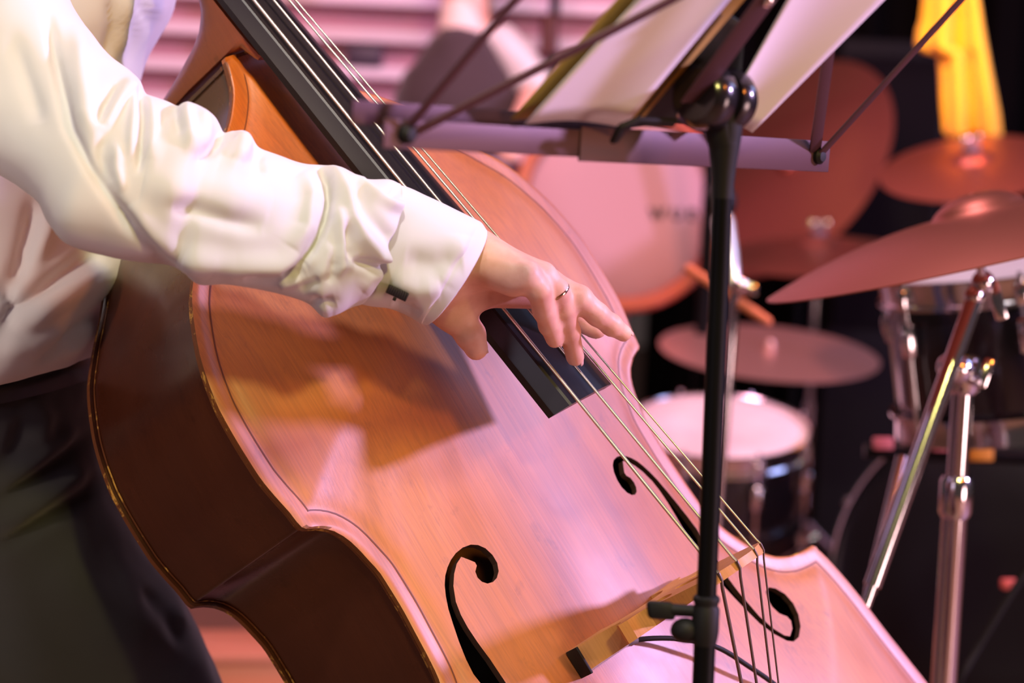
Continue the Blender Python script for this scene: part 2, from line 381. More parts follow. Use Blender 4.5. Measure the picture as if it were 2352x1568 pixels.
dg = bpy.context.evaluated_depsgraph_get(); me2 = bpy.data.meshes.new_from_object(top.evaluated_get(dg))
top.modifiers.clear(); old = top.data; top.data = me2; me2.name = 'top_plate'; bpy.data.objects.remove(cut); bpy.data.meshes.remove(old)
set_rest(top, BASS)
inv = np.linalg.inv(BASS); cen = tf(inv, np.array([list(p.center) for p in top.data.polygons]) + rootm(top)[:3, 3]); nrm = np.array([list(p.normal) for p in top.data.polygons]) @ BASS[:3, :3]
ed = edge_dist(cen[:, :2])
for i, p_ in enumerate(top.data.polygons):
    if p_.material_index != 2: p_.material_index = 1 if (ed[i] < .0011) else 0
# purfling: a thin dark line let into the top along its border
def inset(dist):
    o = []; n = len(outl)
    P0 = np.roll(outl, 3, 0); P1 = np.roll(outl, -3, 0); t = P1 - P0; t /= np.hypot(*t.T)[:, None] + 1e-9
    q = outl + np.stack([-t[:, 1], t[:, 0]], 1) * dist; dd = edge_dist(q)
    return [tuple(a) for a, b in zip(q, dd) if b > dist * .93]
def strip(name, dist, wd, matx, parent, z0=0.0, sgn=1):
    a = inset(dist); n = len(a); a = np.array(a); t = np.roll(a, -1, 0) - np.roll(a, 1, 0); t /= np.hypot(*t.T)[:, None] + 1e-9; nn = np.stack([-t[:, 1], t[:, 0]], 1)
    q1 = a - nn * wd / 2; q2 = a + nn * wd / 2; vs = []; fs = []
    for q in (q1, q2): 
        h = arch_d(edge_dist(q)); vs += [(x, y, z0 + sgn * (hh + .00035)) for (x, y), hh in zip(q, h)]
    for i in range(n - 1):
        if math.hypot(*(a[i + 1] - a[i])) < .03: fs.append([i, i + 1, n + i + 1, n + i])
    return mk(name, tf(BASS, vs), fs, matx, parent)
strip('purfling', .0155, .0013, M_purf, top)
# ribs
DEP = .187
def backz(y): return -DEP + max(0, (y - .44)) * .16
rp = []; inset_r = .0038
tt = np.roll(outl, -2, 0) - np.roll(outl, 2, 0); tt /= np.hypot(*tt.T)[:, None] + 1e-9
ro = outl + np.stack([-tt[:, 1], tt[:, 0]], 1) * inset_r
n = len(ro); rv = []; rf = []; K = 6
for k in range(K):
    for x, y in ro: rv.append((x, y, -.004 + (backz(y) + .004) * k / (K - 1)))
for k in range(K - 1):
    for i in range(n): rf.append([k * n + i, k * n + (i + 1) % n, (k + 1) * n + (i + 1) % n, (k + 1) * n + i])
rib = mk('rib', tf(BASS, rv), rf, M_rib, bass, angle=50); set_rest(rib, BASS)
# thin linings seen as a line along each edge of the ribs
for zf in (-.0105, -.177):
    a = outl + np.stack([-tt[:, 1], tt[:, 0]], 1) * (inset_r - .0006); vs = [(x, y, zf if zf > -.1 else backz(y) + .010) for x, y in a] + [(x, y, (zf if zf > -.1 else backz(y) + .010) - .0022) for x, y in a]
    o = mk('lining', tf(BASS, vs), [[i, (i + 1) % n, n + (i + 1) % n, n + i] for i in range(n)], M_edge, rib, angle=50); set_rest(o, BASS)
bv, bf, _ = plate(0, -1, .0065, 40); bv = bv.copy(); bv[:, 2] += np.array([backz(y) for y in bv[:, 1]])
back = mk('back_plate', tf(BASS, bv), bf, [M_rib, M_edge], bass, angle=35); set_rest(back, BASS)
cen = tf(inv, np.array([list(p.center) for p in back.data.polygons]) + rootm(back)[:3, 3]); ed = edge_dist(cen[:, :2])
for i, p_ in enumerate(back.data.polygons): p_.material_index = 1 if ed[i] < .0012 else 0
# neck with heel
SL = -.198
def boardz(y): return .126 + SL * (y - .181)
def boardw(y): return np.interp(y, [.181, .60, 1.06], [.0435, .0332, .0215])
sec = []
for y, zt, zb, wt, wb in [(.580, .0400, .0205, .0295, .0295), (.583, .0400, .0190, .031, .031), (.600, .0375, .0085, .032, .031), (.6035, .0370, -.02, .032, .030), (.6065, .0365, -.174, .032, .019), (.613, .0355, -.176, .032, .018), (.619, .0345, -.150, .032, .0185), (.6235, .0335, -.118, .032, .020), (.6285, .0325, -.088, .032, .021), (.634, .0315, -.058, .0315, .022), (.640, .030, -.038, .0315, .0235), (.649, .028, -.021, .031, .025), (.661, .0255, -.0075, .031, .026), (.685, .021, -.010, .0305, .0265), (.76, .006, -.026, .029, .025), (.9, -.022, -.054, .0255, .022), (1.06, -.053, -.085, .0225, .020), (1.12, -.070, -.110, .025, .022)]:
    ring = []; zt = min(zt, boardz(y) - .0155)
    for k in range(20):
        an = 2 * math.pi * k / 20; ca, sa = math.cos(an), math.sin(an)
        zz = zt if sa > .15 else (zb if sa < -.85 else zt + (zb - zt) * (1 - (sa + 1) / 1.15) ** .75)
        wloc = wt + (wb - wt) * np.clip((zt - zz) / (zt - zb + 1e-9), 0, 1)
        ring.append((math.copysign(abs(ca) ** .55, ca) * wloc, y, zz))
    sec.append(ring)
nv = [p for r in sec for p in r]; nf = [[i * 20 + k, i * 20 + (k + 1) % 20, (i + 1) * 20 + (k + 1) % 20, (i + 1) * 20 + k] for i in range(len(sec) - 1) for k in range(20)]
nf += [list(range(20))[::-1], list(range((len(sec) - 1) * 20, len(sec) * 20))]
neck = mk('neck', tf(BASS, nv), nf, M_neck, bass, angle=45); set_rest(neck, BASS)
hd = MB(); hd.box((0, 1.21, -.115), ((1, 0, 0), (0, 1, -.25), (0, .25, 1)), (.026, .10, .03), .006); hd.lathe((-.03, 1.33, -.16), (1, 0, 0), [(0, 0), (.045, 0), (.05, .006), (.05, .054), (.045, .06), (0, .06)], 28)
hdo = hd.build('scroll', M_neck, bass, BASS); set_rest(hdo, BASS)
# fingerboard: flat bevel under the lowest string, rounded elsewhere
fbs = [(-1.0, -.0120), (-.977, -.0055), (-.96, -.0045), (-.80, .0078), (-.75, .0090), (-.45, .0100), (0, .0085), (.25, .0058), (.46, .0030), (.66, -.0020), (.80, -.0060), (1.0, -.0115), (1.125, -.0165), (1.13, -.0190), (1.08, -.0250), (.5, -.0140), (0, -.0105), (-.6, -.0125)]
fv = []; NB = 26; nS = len(fbs)
for i in range(NB):
    y = .181 + (1.06 - .181) * i / (NB - 1); ws = boardw(y)
    for u, z in fbs: fv.append((u * ws, y, boardz(y) + z * (.45 + .55 * ws / .0435) - (.0004 * math.sin(math.pi * i / NB))))
ff = [[i * nS + k, i * nS + (k + 1) % nS, (i + 1) * nS + (k + 1) % nS, (i + 1) * nS + k] for i in range(NB - 1) for k in range(nS)] + [list(range(nS))[::-1], list(range((NB - 1) * nS, NB * nS))]
fb = mk('fingerboard', tf(BASS, fv), ff, M_ebony, bass, angle=22)
# bridge: outline with cut-outs, extruded and thinned towards the top
out_half = [(-.006, .040), (-.020, .037), (-.033, .026), (-.037, .012), (-.036, .0), (-.077, -.0005), (-.079, .009), (-.072, .016), (-.060, .024), (-.054, .040), (-.052, .055), (-.058, .064), (-.067, .068), (-.070, .075), (-.064, .082), (-.052, .083), (-.043, .088), (-.041, .098), (-.046, .110), (-.0475, .13), (-.0455, .155), (-.0425, .1705), (-.030, .1785), (-.014, .1838), (0, .1850)]
right_half = [(-x, z - (.008 * np.clip((z - .12) / .05, 0, 1) * np.clip(-x / .04, 0, 1) if z > .12 else 0)) for x, z in out_half[::-1][1:]]
bpoly = out_half + right_half
def ell(cx, cz, rx, rz, an, n=18): return [(cx + rx * math.cos(t) * math.cos(an) - rz * math.sin(t) * math.sin(an), cz + rx * math.cos(t) * math.sin(an) + rz * math.sin(t) * math.cos(an)) for t in [2 * math.pi * k / n for k in range(n)]]
holes = [ell(-.030, .100, .0085, .019, .35), ell(.030, .100, .0085, .019, -.35), ell(0, .108, .008, .022, 0)]
bm = bmesh.new(); rings = []
for poly in [bpoly] + holes:
    vs = [bm.verts.new((x, z, 0)) for x, z in poly]; es = [bm.edges.new((vs[i], vs[(i + 1) % len(vs)])) for i in range(len(vs))]; rings.append(vs)
bmesh.ops.triangle_fill(bm, use_beauty=True, edges=bm.edges[:])
bm.verts.index_update(); V2 = [(v.co.x, v.co.y) for v in bm.verts]; F2 = [[v.index for v in f_.verts] for f_ in bm.faces]; ring_idx = [[v.index for v in r] for r in rings]; bm.free()
def bth(z): return np.interp(z, [0, .02, .10, .187], [.0100, .0094, .0072, .0036])
nb = len(V2); bz_foot = lambda x, z: z + (arch(x, 0) + .0003) * (1 - np.clip(z / .12, 0, 1)) + .0 
vb = [(x, -bth(z) - .004 + .004 * z / .187, bz_foot(x, z)) for x, z in V2] + [(x, bth(z) * .9, bz_foot(x, z)) for x, z in V2]
fbm = [q for q in F2] + [[i + nb for i in q[::-1]] for q in F2]
for r in ring_idx: fbm += [[r[i], r[(i + 1) % len(r)], r[(i + 1) % len(r)] + nb, r[i] + nb] for i in range(len(r))]
bridge = mk('bridge', tf(BASS, vb), fbm, M_bridge, bass, angle=35); set_rest(bridge, BASS)
# strings
SX = [-.0336, -.0165, .0108, .0353]; SZ = [.1755, .1838, .1822, .1700]; RAD = [.00150, .00125, .00105, .00085]; NXs = [-.0140, -.001, .0070, .0125]
for i in range(4):
    m = MB(); nutz = boardz(1.05) + .0165 - (.002 if i in (0, 3) else 0)
    a = np.array([NXs[i], 1.05, nutz]); b = np.array([SX[i], 0, SZ[i] + .0006]); c = np.array([SX[i] * .62, -.150, SZ[i] * .0 + .091 + (.004 if i in (1, 2) else 0)])
    pts = [a + (b - a) * t for t in np.linspace(0, .993, 10)] + [b + (0, .003, .0002), b + (0, -.003, -.0006)] + [b + (c - b) * t for t in (.06, .3, .6, 1.0)]
    m.tube(pts[:11], RAD[i], 10); s1 = m.build('string', M_string, bass, BASS)
    m2 = MB().tube(pts[10:], RAD[i] * 1.03, 10); s2 = m2.build('string_afterlength', mat('shaded_winding', (.16, .12, .12), .4, metal=.8) if i == 0 else bpy.data.materials['shaded_winding'], s1, BASS)  # darker colour below the bridge carries the shade on the strings
mw_ = MB().tube([(SX[3] * .66, -.120, .106), (SX[3] * .62, -.149, .0905)], .0022, 10); mw_.build('string_winding', mat('silk_winding', (.62, .36, .26), .7), bass, BASS)
# tailpiece, saddle wire and endpin (below the frame)
tp = MB(); tv = []; 
for y, w_, z, th in [(-.146, .040, .090, .006), (-.155, .043, .088, .010), (-.25, .036, .062, .011), (-.40, .024, .026, .009), (-.43, .020, .018, .006)]:
    for u in np.linspace(-1, 1, 9): tv.append((u * w_, y, z + .010 * (1 - u * u)))
    for u in np.linspace(1, -1, 9): tv.append((u * w_, y, z - th * .4 + .004 * (1 - u * u)))
tfc = [[i * 18 + k, i * 18 + (k + 1) % 18, (i + 1) * 18 + (k + 1) % 18, (i + 1) * 18 + k] for i in range(4) for k in range(18)] + [list(range(18))[::-1], list(range(72, 90))]
mk('tailpiece', tf(BASS, tv), tfc, M_ebony, bass, angle=30)
tw = MB(); 
for sx in (-.008, .008): tw.tube([(sx, -.425, .018), (sx, -.47, .012), (sx, -.5015, .004), (sx, -.505, -.03), (sx * .6, -.505, -.075)], .0016, 8)
tw.build('tail_wire', M_chrome, bass, BASS)
ep = MB().lathe((0, -.499, -.10), (0, -1, 0), [(0, 0), (.024, 0), (.026, .012), (.014, .028), (.0075, .035), (.0055, .04), (.0055, .255), (.009, .258), (.009, .27), (.003, .277), (0, .278)], 24)
ep.build('endpin', M_chrome, bass, BASS)

# pickup clipped under the bridge foot, with its cable
pk = empty('bridge_pickup', tf(BASS, (-.080, -.012, arch(-.08, -.01) + .002))[0], 'small pickup with clear strip and black cable clipped to the bridge foot', 'pickup')
h0 = arch(-.078, 0)
pb = MB(); pb.box((-.0812, -.0035, h0 + .010), ((1, 0, .25), (0, 1, 0), (-.25, 0, 1)), (.0012, .0125, .0095), .0005)
pb.build('wedge', M_blackrub, pk, BASS)
M_clear = mat('clear_plastic', (.85, .80, .86), .12, spec=.7, trans=.65)
st = MB(); A_ = on_top((1337, 1541)); Bm = on_top((1425, 1480)); dirx = (Bm - A_) / np.linalg.norm(Bm - A_)
pth = [A_ + (0, 0, .004), A_ * .7 + Bm * .3 + (0, 0, .0045), A_ * .35 + Bm * .65 + (0, 0, .005), Bm + (0, 0, .007)]
st.tube(catmull(pth, 4), .0042, 10); st.build('clear_strip', M_clear, pk, BASS)
cb = MB(); 
cpx = [(1420, 1484, .0085), (1445, 1473, .013), (1490, 1466, .020), (1550, 1466, .026), (1610, 1475, .030), (1660, 1492, .030), (1720, 1530, .026), (1775, 1568, .020), (1830, 1615, .014), (1880, 1680, .010)]
cpts = [bproj((x, y), z + .02) for x, y, z in cpx]; cb.tube(catmull(cpts, 6), .0023, 10); cb.build('cable', M_blackrub, pk, BASS)
sl = MB().tube(catmull([bproj((1418, 1486), .027), bproj((1445, 1473), .034), bproj((1462, 1469), .036)], 4), .0036, 10); sl.build('cable_sleeve', mat('grey_sleeve', (.16, .14, .17), .5), pk, BASS)

# ------------------------------------------------------------------ the player
def cm(px, py, d): return np.array([(px - CX) / F_PX * d, (py - CY) / F_PX * d, d])      # pixel and depth -> camera-frame metres
def surface_nets(fun, lo, hi, h):
    lo = np.array(lo, float); hi = np.array(hi, float); n = np.ceil((hi - lo) / h).astype(int) + 1
    ax = [lo[i] + h * np.arange(n[i]) for i in range(3)]
    X, Y, Z = np.meshgrid(*ax, indexing='ij'); D = fun(np.stack([X.ravel(), Y.ravel(), Z.ravel()], 1)).reshape(n)
    s = D < 0; c = np.zeros(np.array(n) - 1, int); acc = np.zeros(tuple(np.array(n) - 1) + (3,)); 
    sl = lambda o: tuple(slice(o[i], n[i] - 1 + o[i]) for i in range(3))
    corners = [(i, j, k) for i in (0, 1) for j in (0, 1) for k in (0, 1)]
    for a in corners:
        for d_ in range(3):
            if a[d_] == 0:
                b = list(a); b[d_] = 1; Da, Db = D[sl(a)], D[sl(b)]; m = (Da < 0) != (Db < 0)
                t = np.where(m, Da / np.where(np.abs(Da - Db) < 1e-12, 1, Da - Db), 0)
                for q in range(3): acc[..., q] += np.where(m, a[q] + (t if q == d_ else 0), 0)
                c += m
    act = c > 0; idx = -np.ones(c.shape, int); idx[act] = np.arange(act.sum())
    ii = np.stack(np.nonzero(act), 1); verts = lo + h * (ii + acc[act] / c[act][:, None]); faces = []
    for d_ in range(3):
        e1, e2 = [(1, 2), (2, 0), (0, 1)][d_]
        A = s; B = np.roll(s, -1, d_); m = A != B; pos = np.stack(np.nonzero(m), 1)
        pos = pos[(pos[:, d_] < n[d_] - 1) & (pos[:, e1] > 0) & (pos[:, e2] > 0) & (pos[:, e1] < n[e1] - 1) & (pos[:, e2] < n[e2] - 1)]
        if len(pos) == 0: continue
        def at(o1, o2): q = pos.copy(); q[:, e1] += o1; q[:, e2] += o2; return idx[q[:, 0], q[:, 1], q[:, 2]]
        qd = np.stack([at(-1, -1), at(0, -1), at(0, 0), at(-1, 0)], 1); flip = ~A[pos[:, 0], pos[:, 1], pos[:, 2]]; qd[flip] = qd[flip][:, ::-1]; faces.append(qd)
    return verts, np.concatenate(faces).tolist()
def cone_sdf(p, a, b, ra, rb):
    ab = b - a; t = np.clip(((p - a) @ ab) / (ab @ ab), 0, 1); return np.linalg.norm(p - a - t[:, None] * ab, axis=1) - (ra + (rb - ra) * t)
def smin(a, b, k): h = np.clip(.5 + .5 * (b - a) / k, 0, 1); return b + (a - b) * h - k * h * (1 - h)
def chain(p, pts, rad, k=.004):
    d = None
    for i in range(len(pts) - 1):
        e = cone_sdf(p, pts[i], pts[i + 1], rad[i], rad[i + 1]); d = e if d is None else smin(d, e, k)
    return d
mm = .001
fingers = dict(
    pinky=([cm(1212, 632, 1.895), cm(1238, 668, 1.900), cm(1249, 712, 1.915), cm(1262, 746, 1.930), cm(1274, 779, 1.943)], [10.4 * mm, 9.4 * mm, 9.1 * mm, 8.4 * mm, 7.4 * mm]),
    ring=([cm(1250, 636, 1.915), cm(1280, 668, 1.918), cm(1296, 712, 1.930), cm(1308, 762, 1.948), cm(1321, 820, 1.968)], [10.8 * mm, 9.4 * mm, 9.2 * mm, 8.5 * mm, 7.8 * mm]),
    middle=([cm(1262, 650, 1.940), cm(1330, 686, 1.935), cm(1372, 722, 1.945), cm(1404, 746, 1.955), cm(1432, 765, 1.965)], [11.2 * mm, 10.6 * mm, 9.6 * mm, 8.5 * mm, 7.2 * mm]),
    index=([cm(1262, 678, 1.985), cm(1318, 715, 2.000), cm(1348, 744, 2.005), cm(1366, 754, 2.006), cm(1374, 758, 2.006)], [11.0 * mm, 9.6 * mm, 8.6 * mm, 7.6 * mm, 6.8 * mm]),
    thumb=([cm(1008, 690, 1.945), cm(1052, 730, 1.950), cm(1080, 768, 1.953), cm(1094, 800, 1.955)], [15.5 * mm, 13.2 * mm, 12.0 * mm, 9.8 * mm]))
wrist = cm(1085, 592, 1.925); wr2 = cm(1070, 655, 1.950)
def hand_sdf(p):
    d = None
    # forearm and wrist
    for a, b, ra, rb in [(cm(560, 480, 1.84), cm(1000, 580, 1.91), .036, .029), (cm(1000, 580, 1.91), wrist, .030, .0225), (cm(1010, 640, 1.94), wr2, .028, .022)]:
        e = cone_sdf(p, a, b, ra, rb); d = e if d is None else smin(d, e, .02)
    # palm
    for a, b, ra, rb in [(wrist, cm(1205, 634, 1.897), .0195, .0125), (wrist, cm(1240, 634, 1.916), .0200, .0125), (cm(1085, 610, 1.945), cm(1255, 648, 1.940), .019, .0125), (wr2, cm(1255, 676, 1.980), .018, .0125), (cm(1120, 600, 1.905), cm(1180, 640, 1.903), .0165, .0135), (wr2, cm(1030, 712, 1.948), .020, .0145)]:
        d = smin(d, cone_sdf(p, a, b, ra, rb), .011)
    for nme, (pts, rad) in fingers.items():
        e = chain(p, pts, rad, .003)
        for q, r_ in ((pts[1], rad[1] * 1.03), (pts[-2], rad[-2] * 1.04)): e = smin(e, np.linalg.norm(p - q, axis=1) - r_, .003)
        d = smin(d, e, .0085 if nme == 'thumb' else .0045)
    # creases on the little-finger edge of the hand
    for a, b, r_, k in [(cm(1128, 622, 1.878), cm(1146, 600, 1.880), .0042, .006), (cm(1184, 652, 1.880), cm(1196, 624, 1.880), .0040, .005), (cm(1160, 640, 1.88), cm(1168, 612, 1.882), .0016, .005)]:
        d = -smin(-d, cone_sdf(p, a, b, r_, r_), k)
    return d
# the rest of the body under the clothes, and the legs
S_R = cm(-210, -230, 2.02); E_R = cm(205, 400, 1.84); HIP = cm(-70, 900, 2.28); CH = cm(-10, -150, 2.24)
def down_to(p, z):                                   # slide a camera-frame point down to world height z
    q = CAM[:3, :3] @ p + C0; return CAM[:3, :3].T @ (np.array([q[0], q[1], z]) - C0)
KN = cm(330, 1700, 2.36); FT = down_to(cm(420, 2300, 2.42), .06)
HIP2 = cm(-190, 890, 2.42); KN2 = cm(-20, 1720, 2.56); FT2 = down_to(cm(-120, 2300, 2.75), .06)
SL_ = cm(60, -330, 2.42); EL_ = cm(330, -260, 2.50); NK = cm(-60, -420, 2.22)
def body_sdf(p):
    d = cone_sdf(p, S_R, E_R, .046, .037)
    d = smin(d, cone_sdf(p, E_R, cm(620, 492, 1.845), .037, .036), .02)
    for a, b, ra, rb, k in [(CH, cm(-80, 500, 2.27), .125, .118, .05), (cm(-80, 500, 2.27), HIP, .118, .130, .05), (S_R, SL_, .050, .050, .06), (HIP, cm(0, 1000, 2.28), .12, .10, .05), (cm(0, 1000, 2.28), KN, .098, .065, .03), (KN, FT, .062, .042, .02), (HIP2, KN2, .11, .065, .05), (KN2, FT2, .062, .042, .02), (SL_, EL_, .055, .045, .03), (EL_, cm(420, -700, 2.38), .045, .034, .02), (CH, NK, .08, .06, .06), (NK, NK + (0.02, -.13, 0), .058, .055, .03)]:
        d = smin(d, cone_sdf(p, a, b, ra, rb), k)
    d = smin(d, np.linalg.norm((p - (NK + (0.035, -.22, -.01))) / (1, 1.25, .85), axis=1) - .092, .03)
    for ft in (FT, FT2): d = smin(d, cone_sdf(p, ft, ft + np.array([.17, .02, -.06]), .042, .030), .02)
    return d
pts_all = np.array([q for f_ in fingers.values() for q in f_[0]])
hv, hf = surface_nets(hand_sdf, np.minimum(pts_all.min(0), cm(760, 440, 1.86) - .03) - .03, pts_all.max(0) + .03, .0021)
allp = np.array([S_R, E_R, HIP, CH, KN, FT, HIP2, KN2, FT2, SL_, EL_, NK + (0, -.4, 0), cm(620, 492, 1.84), FT + (.2, 0, -.1), cm(420, -700, 2.4)])
bv_, bf_ = surface_nets(body_sdf, allp.min(0) - .16, allp.max(0) + .16, .014)
pv = np.concatenate([hv, bv_]); pf = hf + [[i + len(hv) for i in q] for q in bf_]
proot = tf(CAM, (FT + FT2) / 2)[0]; proot[2] = 0
mp_ = np.eye(4); mp_[:3, 3] = proot
me = bpy.data.meshes.new('person'); me.from_pydata((tf(CAM, pv) - proot).tolist(), [], pf); me.update()
person = link('person', me, M_skin, None); person.location = Vector(proot); ROOTM['person'] = mp_
vg = person.vertex_groups.new(name='hand'); vg.add(list(range(len(hv))), 1.0, 'REPLACE')
sm = person.modifiers.new('soft', 'SMOOTH'); sm.factor = .5; sm.iterations = 3
tag(person, 'bass player in white shirt and black trousers plucking the strings with bare right hand', 'person')

def shade_folds(v, nrm, px, folds, near):
    disp = np.zeros(len(v))
    for amp, wd, poly in folds:
        poly = np.array(poly, float); best = np.full(len(v), 1e9)
        L = np.concatenate([[0], np.cumsum(np.hypot(*np.diff(poly, axis=0).T))]); par = np.zeros(len(v))
        for i in range(len(poly) - 1):
            a, b = poly[i], poly[i + 1]; ab = b - a; t = np.clip(((px - a) @ ab) / (ab @ ab), 0, 1); dd = np.hypot(*(px - a - t[:, None] * ab).T)
            u = dd < best; best = np.where(u, dd, best); par = np.where(u, (L[i] + t * (L[i + 1] - L[i])) / L[-1], par)
        taper = np.clip(np.minimum(par, 1 - par) / .22, 0, 1) ** .6 * .75 + .25
        disp += amp * mm * np.exp(-(best / wd) ** 2) * taper * near
    return v + nrm * disp[:, None]
def loft(name, keys, mat_, parent, per=14, nring=120, folds=(), sag=0.0, rough_amp=.0, sup=1.0, bulge=None, close=True):
    K_ = []
    for tx, ty, bx_, by_, dt, db, rd in keys: K_.append(np.concatenate([cm(tx, ty, dt), cm(bx_, by_, db), [rd]]))
    C = catmull(K_, per); N = len(C); V = np.zeros((N, nring, 3)); near = np.zeros((N, nring))
    ph = 2 * math.pi * np.arange(nring) / nring
    for i, q in enumerate(C):
        a, b, r_ = q[:3], q[3:6], q[6]; c = (a + b) / 2; h = (a - b) / 2
        ca = np.sign(np.cos(ph)) * np.abs(np.cos(ph)) ** sup; sa = np.sign(np.sin(ph)) * np.abs(np.sin(ph)) ** sup
        V[i] = c + ca[:, None] * h + sa[:, None] * r_ * np.array([0, sag, -1.0]); near[i] = np.clip(np.sin(ph) * 2.2, 0, 1)
        if bulge is not None:
            nxt = C[min(i + 1, N - 1)] - C[max(i - 1, 0)]; ax = (nxt[:3] + nxt[3:6]); ax /= np.linalg.norm(ax) + 1e-9; V[i] += np.clip(np.sin(ph), 0, 1)[:, None] * ax * bulge * (i / (N - 1)) ** 6
    dU = np.gradient(V, axis=0); dV = np.roll(V, -1, 1) - np.roll(V, 1, 1); nr = np.cross(dU, dV); nr /= np.linalg.norm(nr, axis=2)[..., None] + 1e-12
    cen_ = V.mean(1, keepdims=True); sgn = np.sign(((V - cen_) * nr).sum(2).mean()); nr *= sgn
    v = V.reshape(-1, 3); n_ = nr.reshape(-1, 3); px = np.stack([v[:, 0] / v[:, 2] * F_PX + CX, v[:, 1] / v[:, 2] * F_PX + CY], 1)
    v = shade_folds(v, n_, px, folds, near.ravel())
    if rough_amp:
        nz = np.array([mnoise.noise(Vector((p[0] * 17, p[1] * 17, p[2] * 17))) + .5 * mnoise.noise(Vector((p[0] * 42, p[1] * 42, p[2] * 42 + 5))) for p in v]); v = v + n_ * (nz * rough_amp)[:, None]
    f = [[i * nring + k, i * nring + (k + 1) % nring, (i + 1) * nring + (k + 1) % nring, (i + 1) * nring + k] for i in range(N - 1) for k in range(nring)]
    o = mk(name, tf(CAM, v), f, mat_, parent, angle=None)
    return o
def solid(o, t, offset=-1):
    s_ = o.modifiers.new('cloth_thickness', 'SOLIDIFY'); s_.thickness = t; s_.offset = offset; return o

shirt_keys = [(40, -640, -165, -600, 2.225, 2.225, .066), (70, -575, -190, -540, 2.23, 2.23, .072), (215, -540, -330, -490, 2.24, 2.24, .120), (340, -500, -430, -430, 2.25, 2.25, .155), (430, -420, -470, -330, 2.26, 2.26, .17), (418, -180, -450, -120, 2.25, 2.25, .185), (398, 0, -440, 60, 2.24, 2.24, .185), (330, 130, -435, 200, 2.23, 2.23, .18), (306, 260, -430, 330, 2.22, 2.22, .175), (305, 430, -430, 500, 2.20, 2.22, .17), (312, 540, -430, 600, 2.19, 2.22, .17), (309, 600, -425, 680, 2.18, 2.22, .172), (298, 640, -420, 740, 2.17, 2.22, .175), (258, 705, -415, 800, 2.17, 2.22, .18), (247, 755, -410, 845, 2.17, 2.22, .182), (228, 800, -395, 890, 2.17, 2.22, .178), (205, 822, -370, 915, 2.17, 2.22, .165), (165, 826, -330, 915, 2.17, 2.22, .14)]
shirt_folds = [(-9, 17, [(20, 715), (60, 688), (120, 645), (175, 608), (215, 582)]), (8, 26, [(40, 760), (110, 705), (190, 650), (260, 610)]), (-8, 15, [(100, 825), (150, 780), (200, 742), (250, 705), (285, 650)]), (6, 20, [(150, 815), (200, 780), (235, 755)]),
    (9, 22, [(75, 600), (100, 540), (118, 490)]), (-10, 20, [(20, 660), (50, 600), (70, 520), (78, 460)]), (-6, 14, [(255, 0), (262, 60), (240, 140)]), (6, 16, [(290, -30), (285, 50), (270, 130)]), (-7, 14, [(320, 0), (345, 40), (360, 70)]), (7, 16, [(345, 0), (365, 25), (385, 40)]), (-5, 12, [(300, 40), (310, 90), (300, 150)]),
    (-6, 14, [(0, 640), (30, 690), (10, 760)]), (5, 30, [(0, 800), (80, 790), (160, 760)])]
shirt = loft('shirt', shirt_keys, M_shirt, person, 9, 200, shirt_folds, .10, .0022, .92); solid(shirt, .0012)
sleeve_keys = [(40, -420, -170, -400, 2.14, 2.12, .030), (80, -400, -330, -330, 2.08, 2.06, .072), (70, -340, -420, -150, 2.02, 2.00, .085), (120, -120, -230, 250, 1.94, 1.92, .080), (160, 0, -90, 350, 1.91, 1.88, .076), (205, 70, -20, 392, 1.89, 1.86, .074), (243, 120, 45, 428, 1.87, 1.84, .072), (300, 164, 94, 470, 1.85, 1.82, .070), (318, 182, 118, 520, 1.84, 1.81, .069), (334, 214, 158, 565, 1.835, 1.80, .068), (382, 234, 245, 590, 1.83, 1.80, .066), (412, 246, 290, 598, 1.83, 1.80, .066), (442, 237, 335, 604, 1.83, 1.80, .066), (490, 263, 385, 609, 1.83, 1.80, .066), (512, 303, 420, 625, 1.835, 1.81, .064), (540, 303, 455, 654, 1.84, 1.81, .064), (570, 306, 515, 656, 1.84, 1.815, .062), (596, 340, 575, 662, 1.845, 1.82, .060), (655, 361, 645, 676, 1.85, 1.83, .057), (703, 378, 705, 697, 1.86, 1.84, .056), (742, 380, 742, 727, 1.865, 1.845, .058), (786, 385, 765, 724, 1.87, 1.85, .058), (836, 411, 790, 714, 1.875, 1.86, .057), (893, 412, 812, 704, 1.885, 1.87, .054), (915, 420, 824, 700, 1.888, 1.875, .049)]
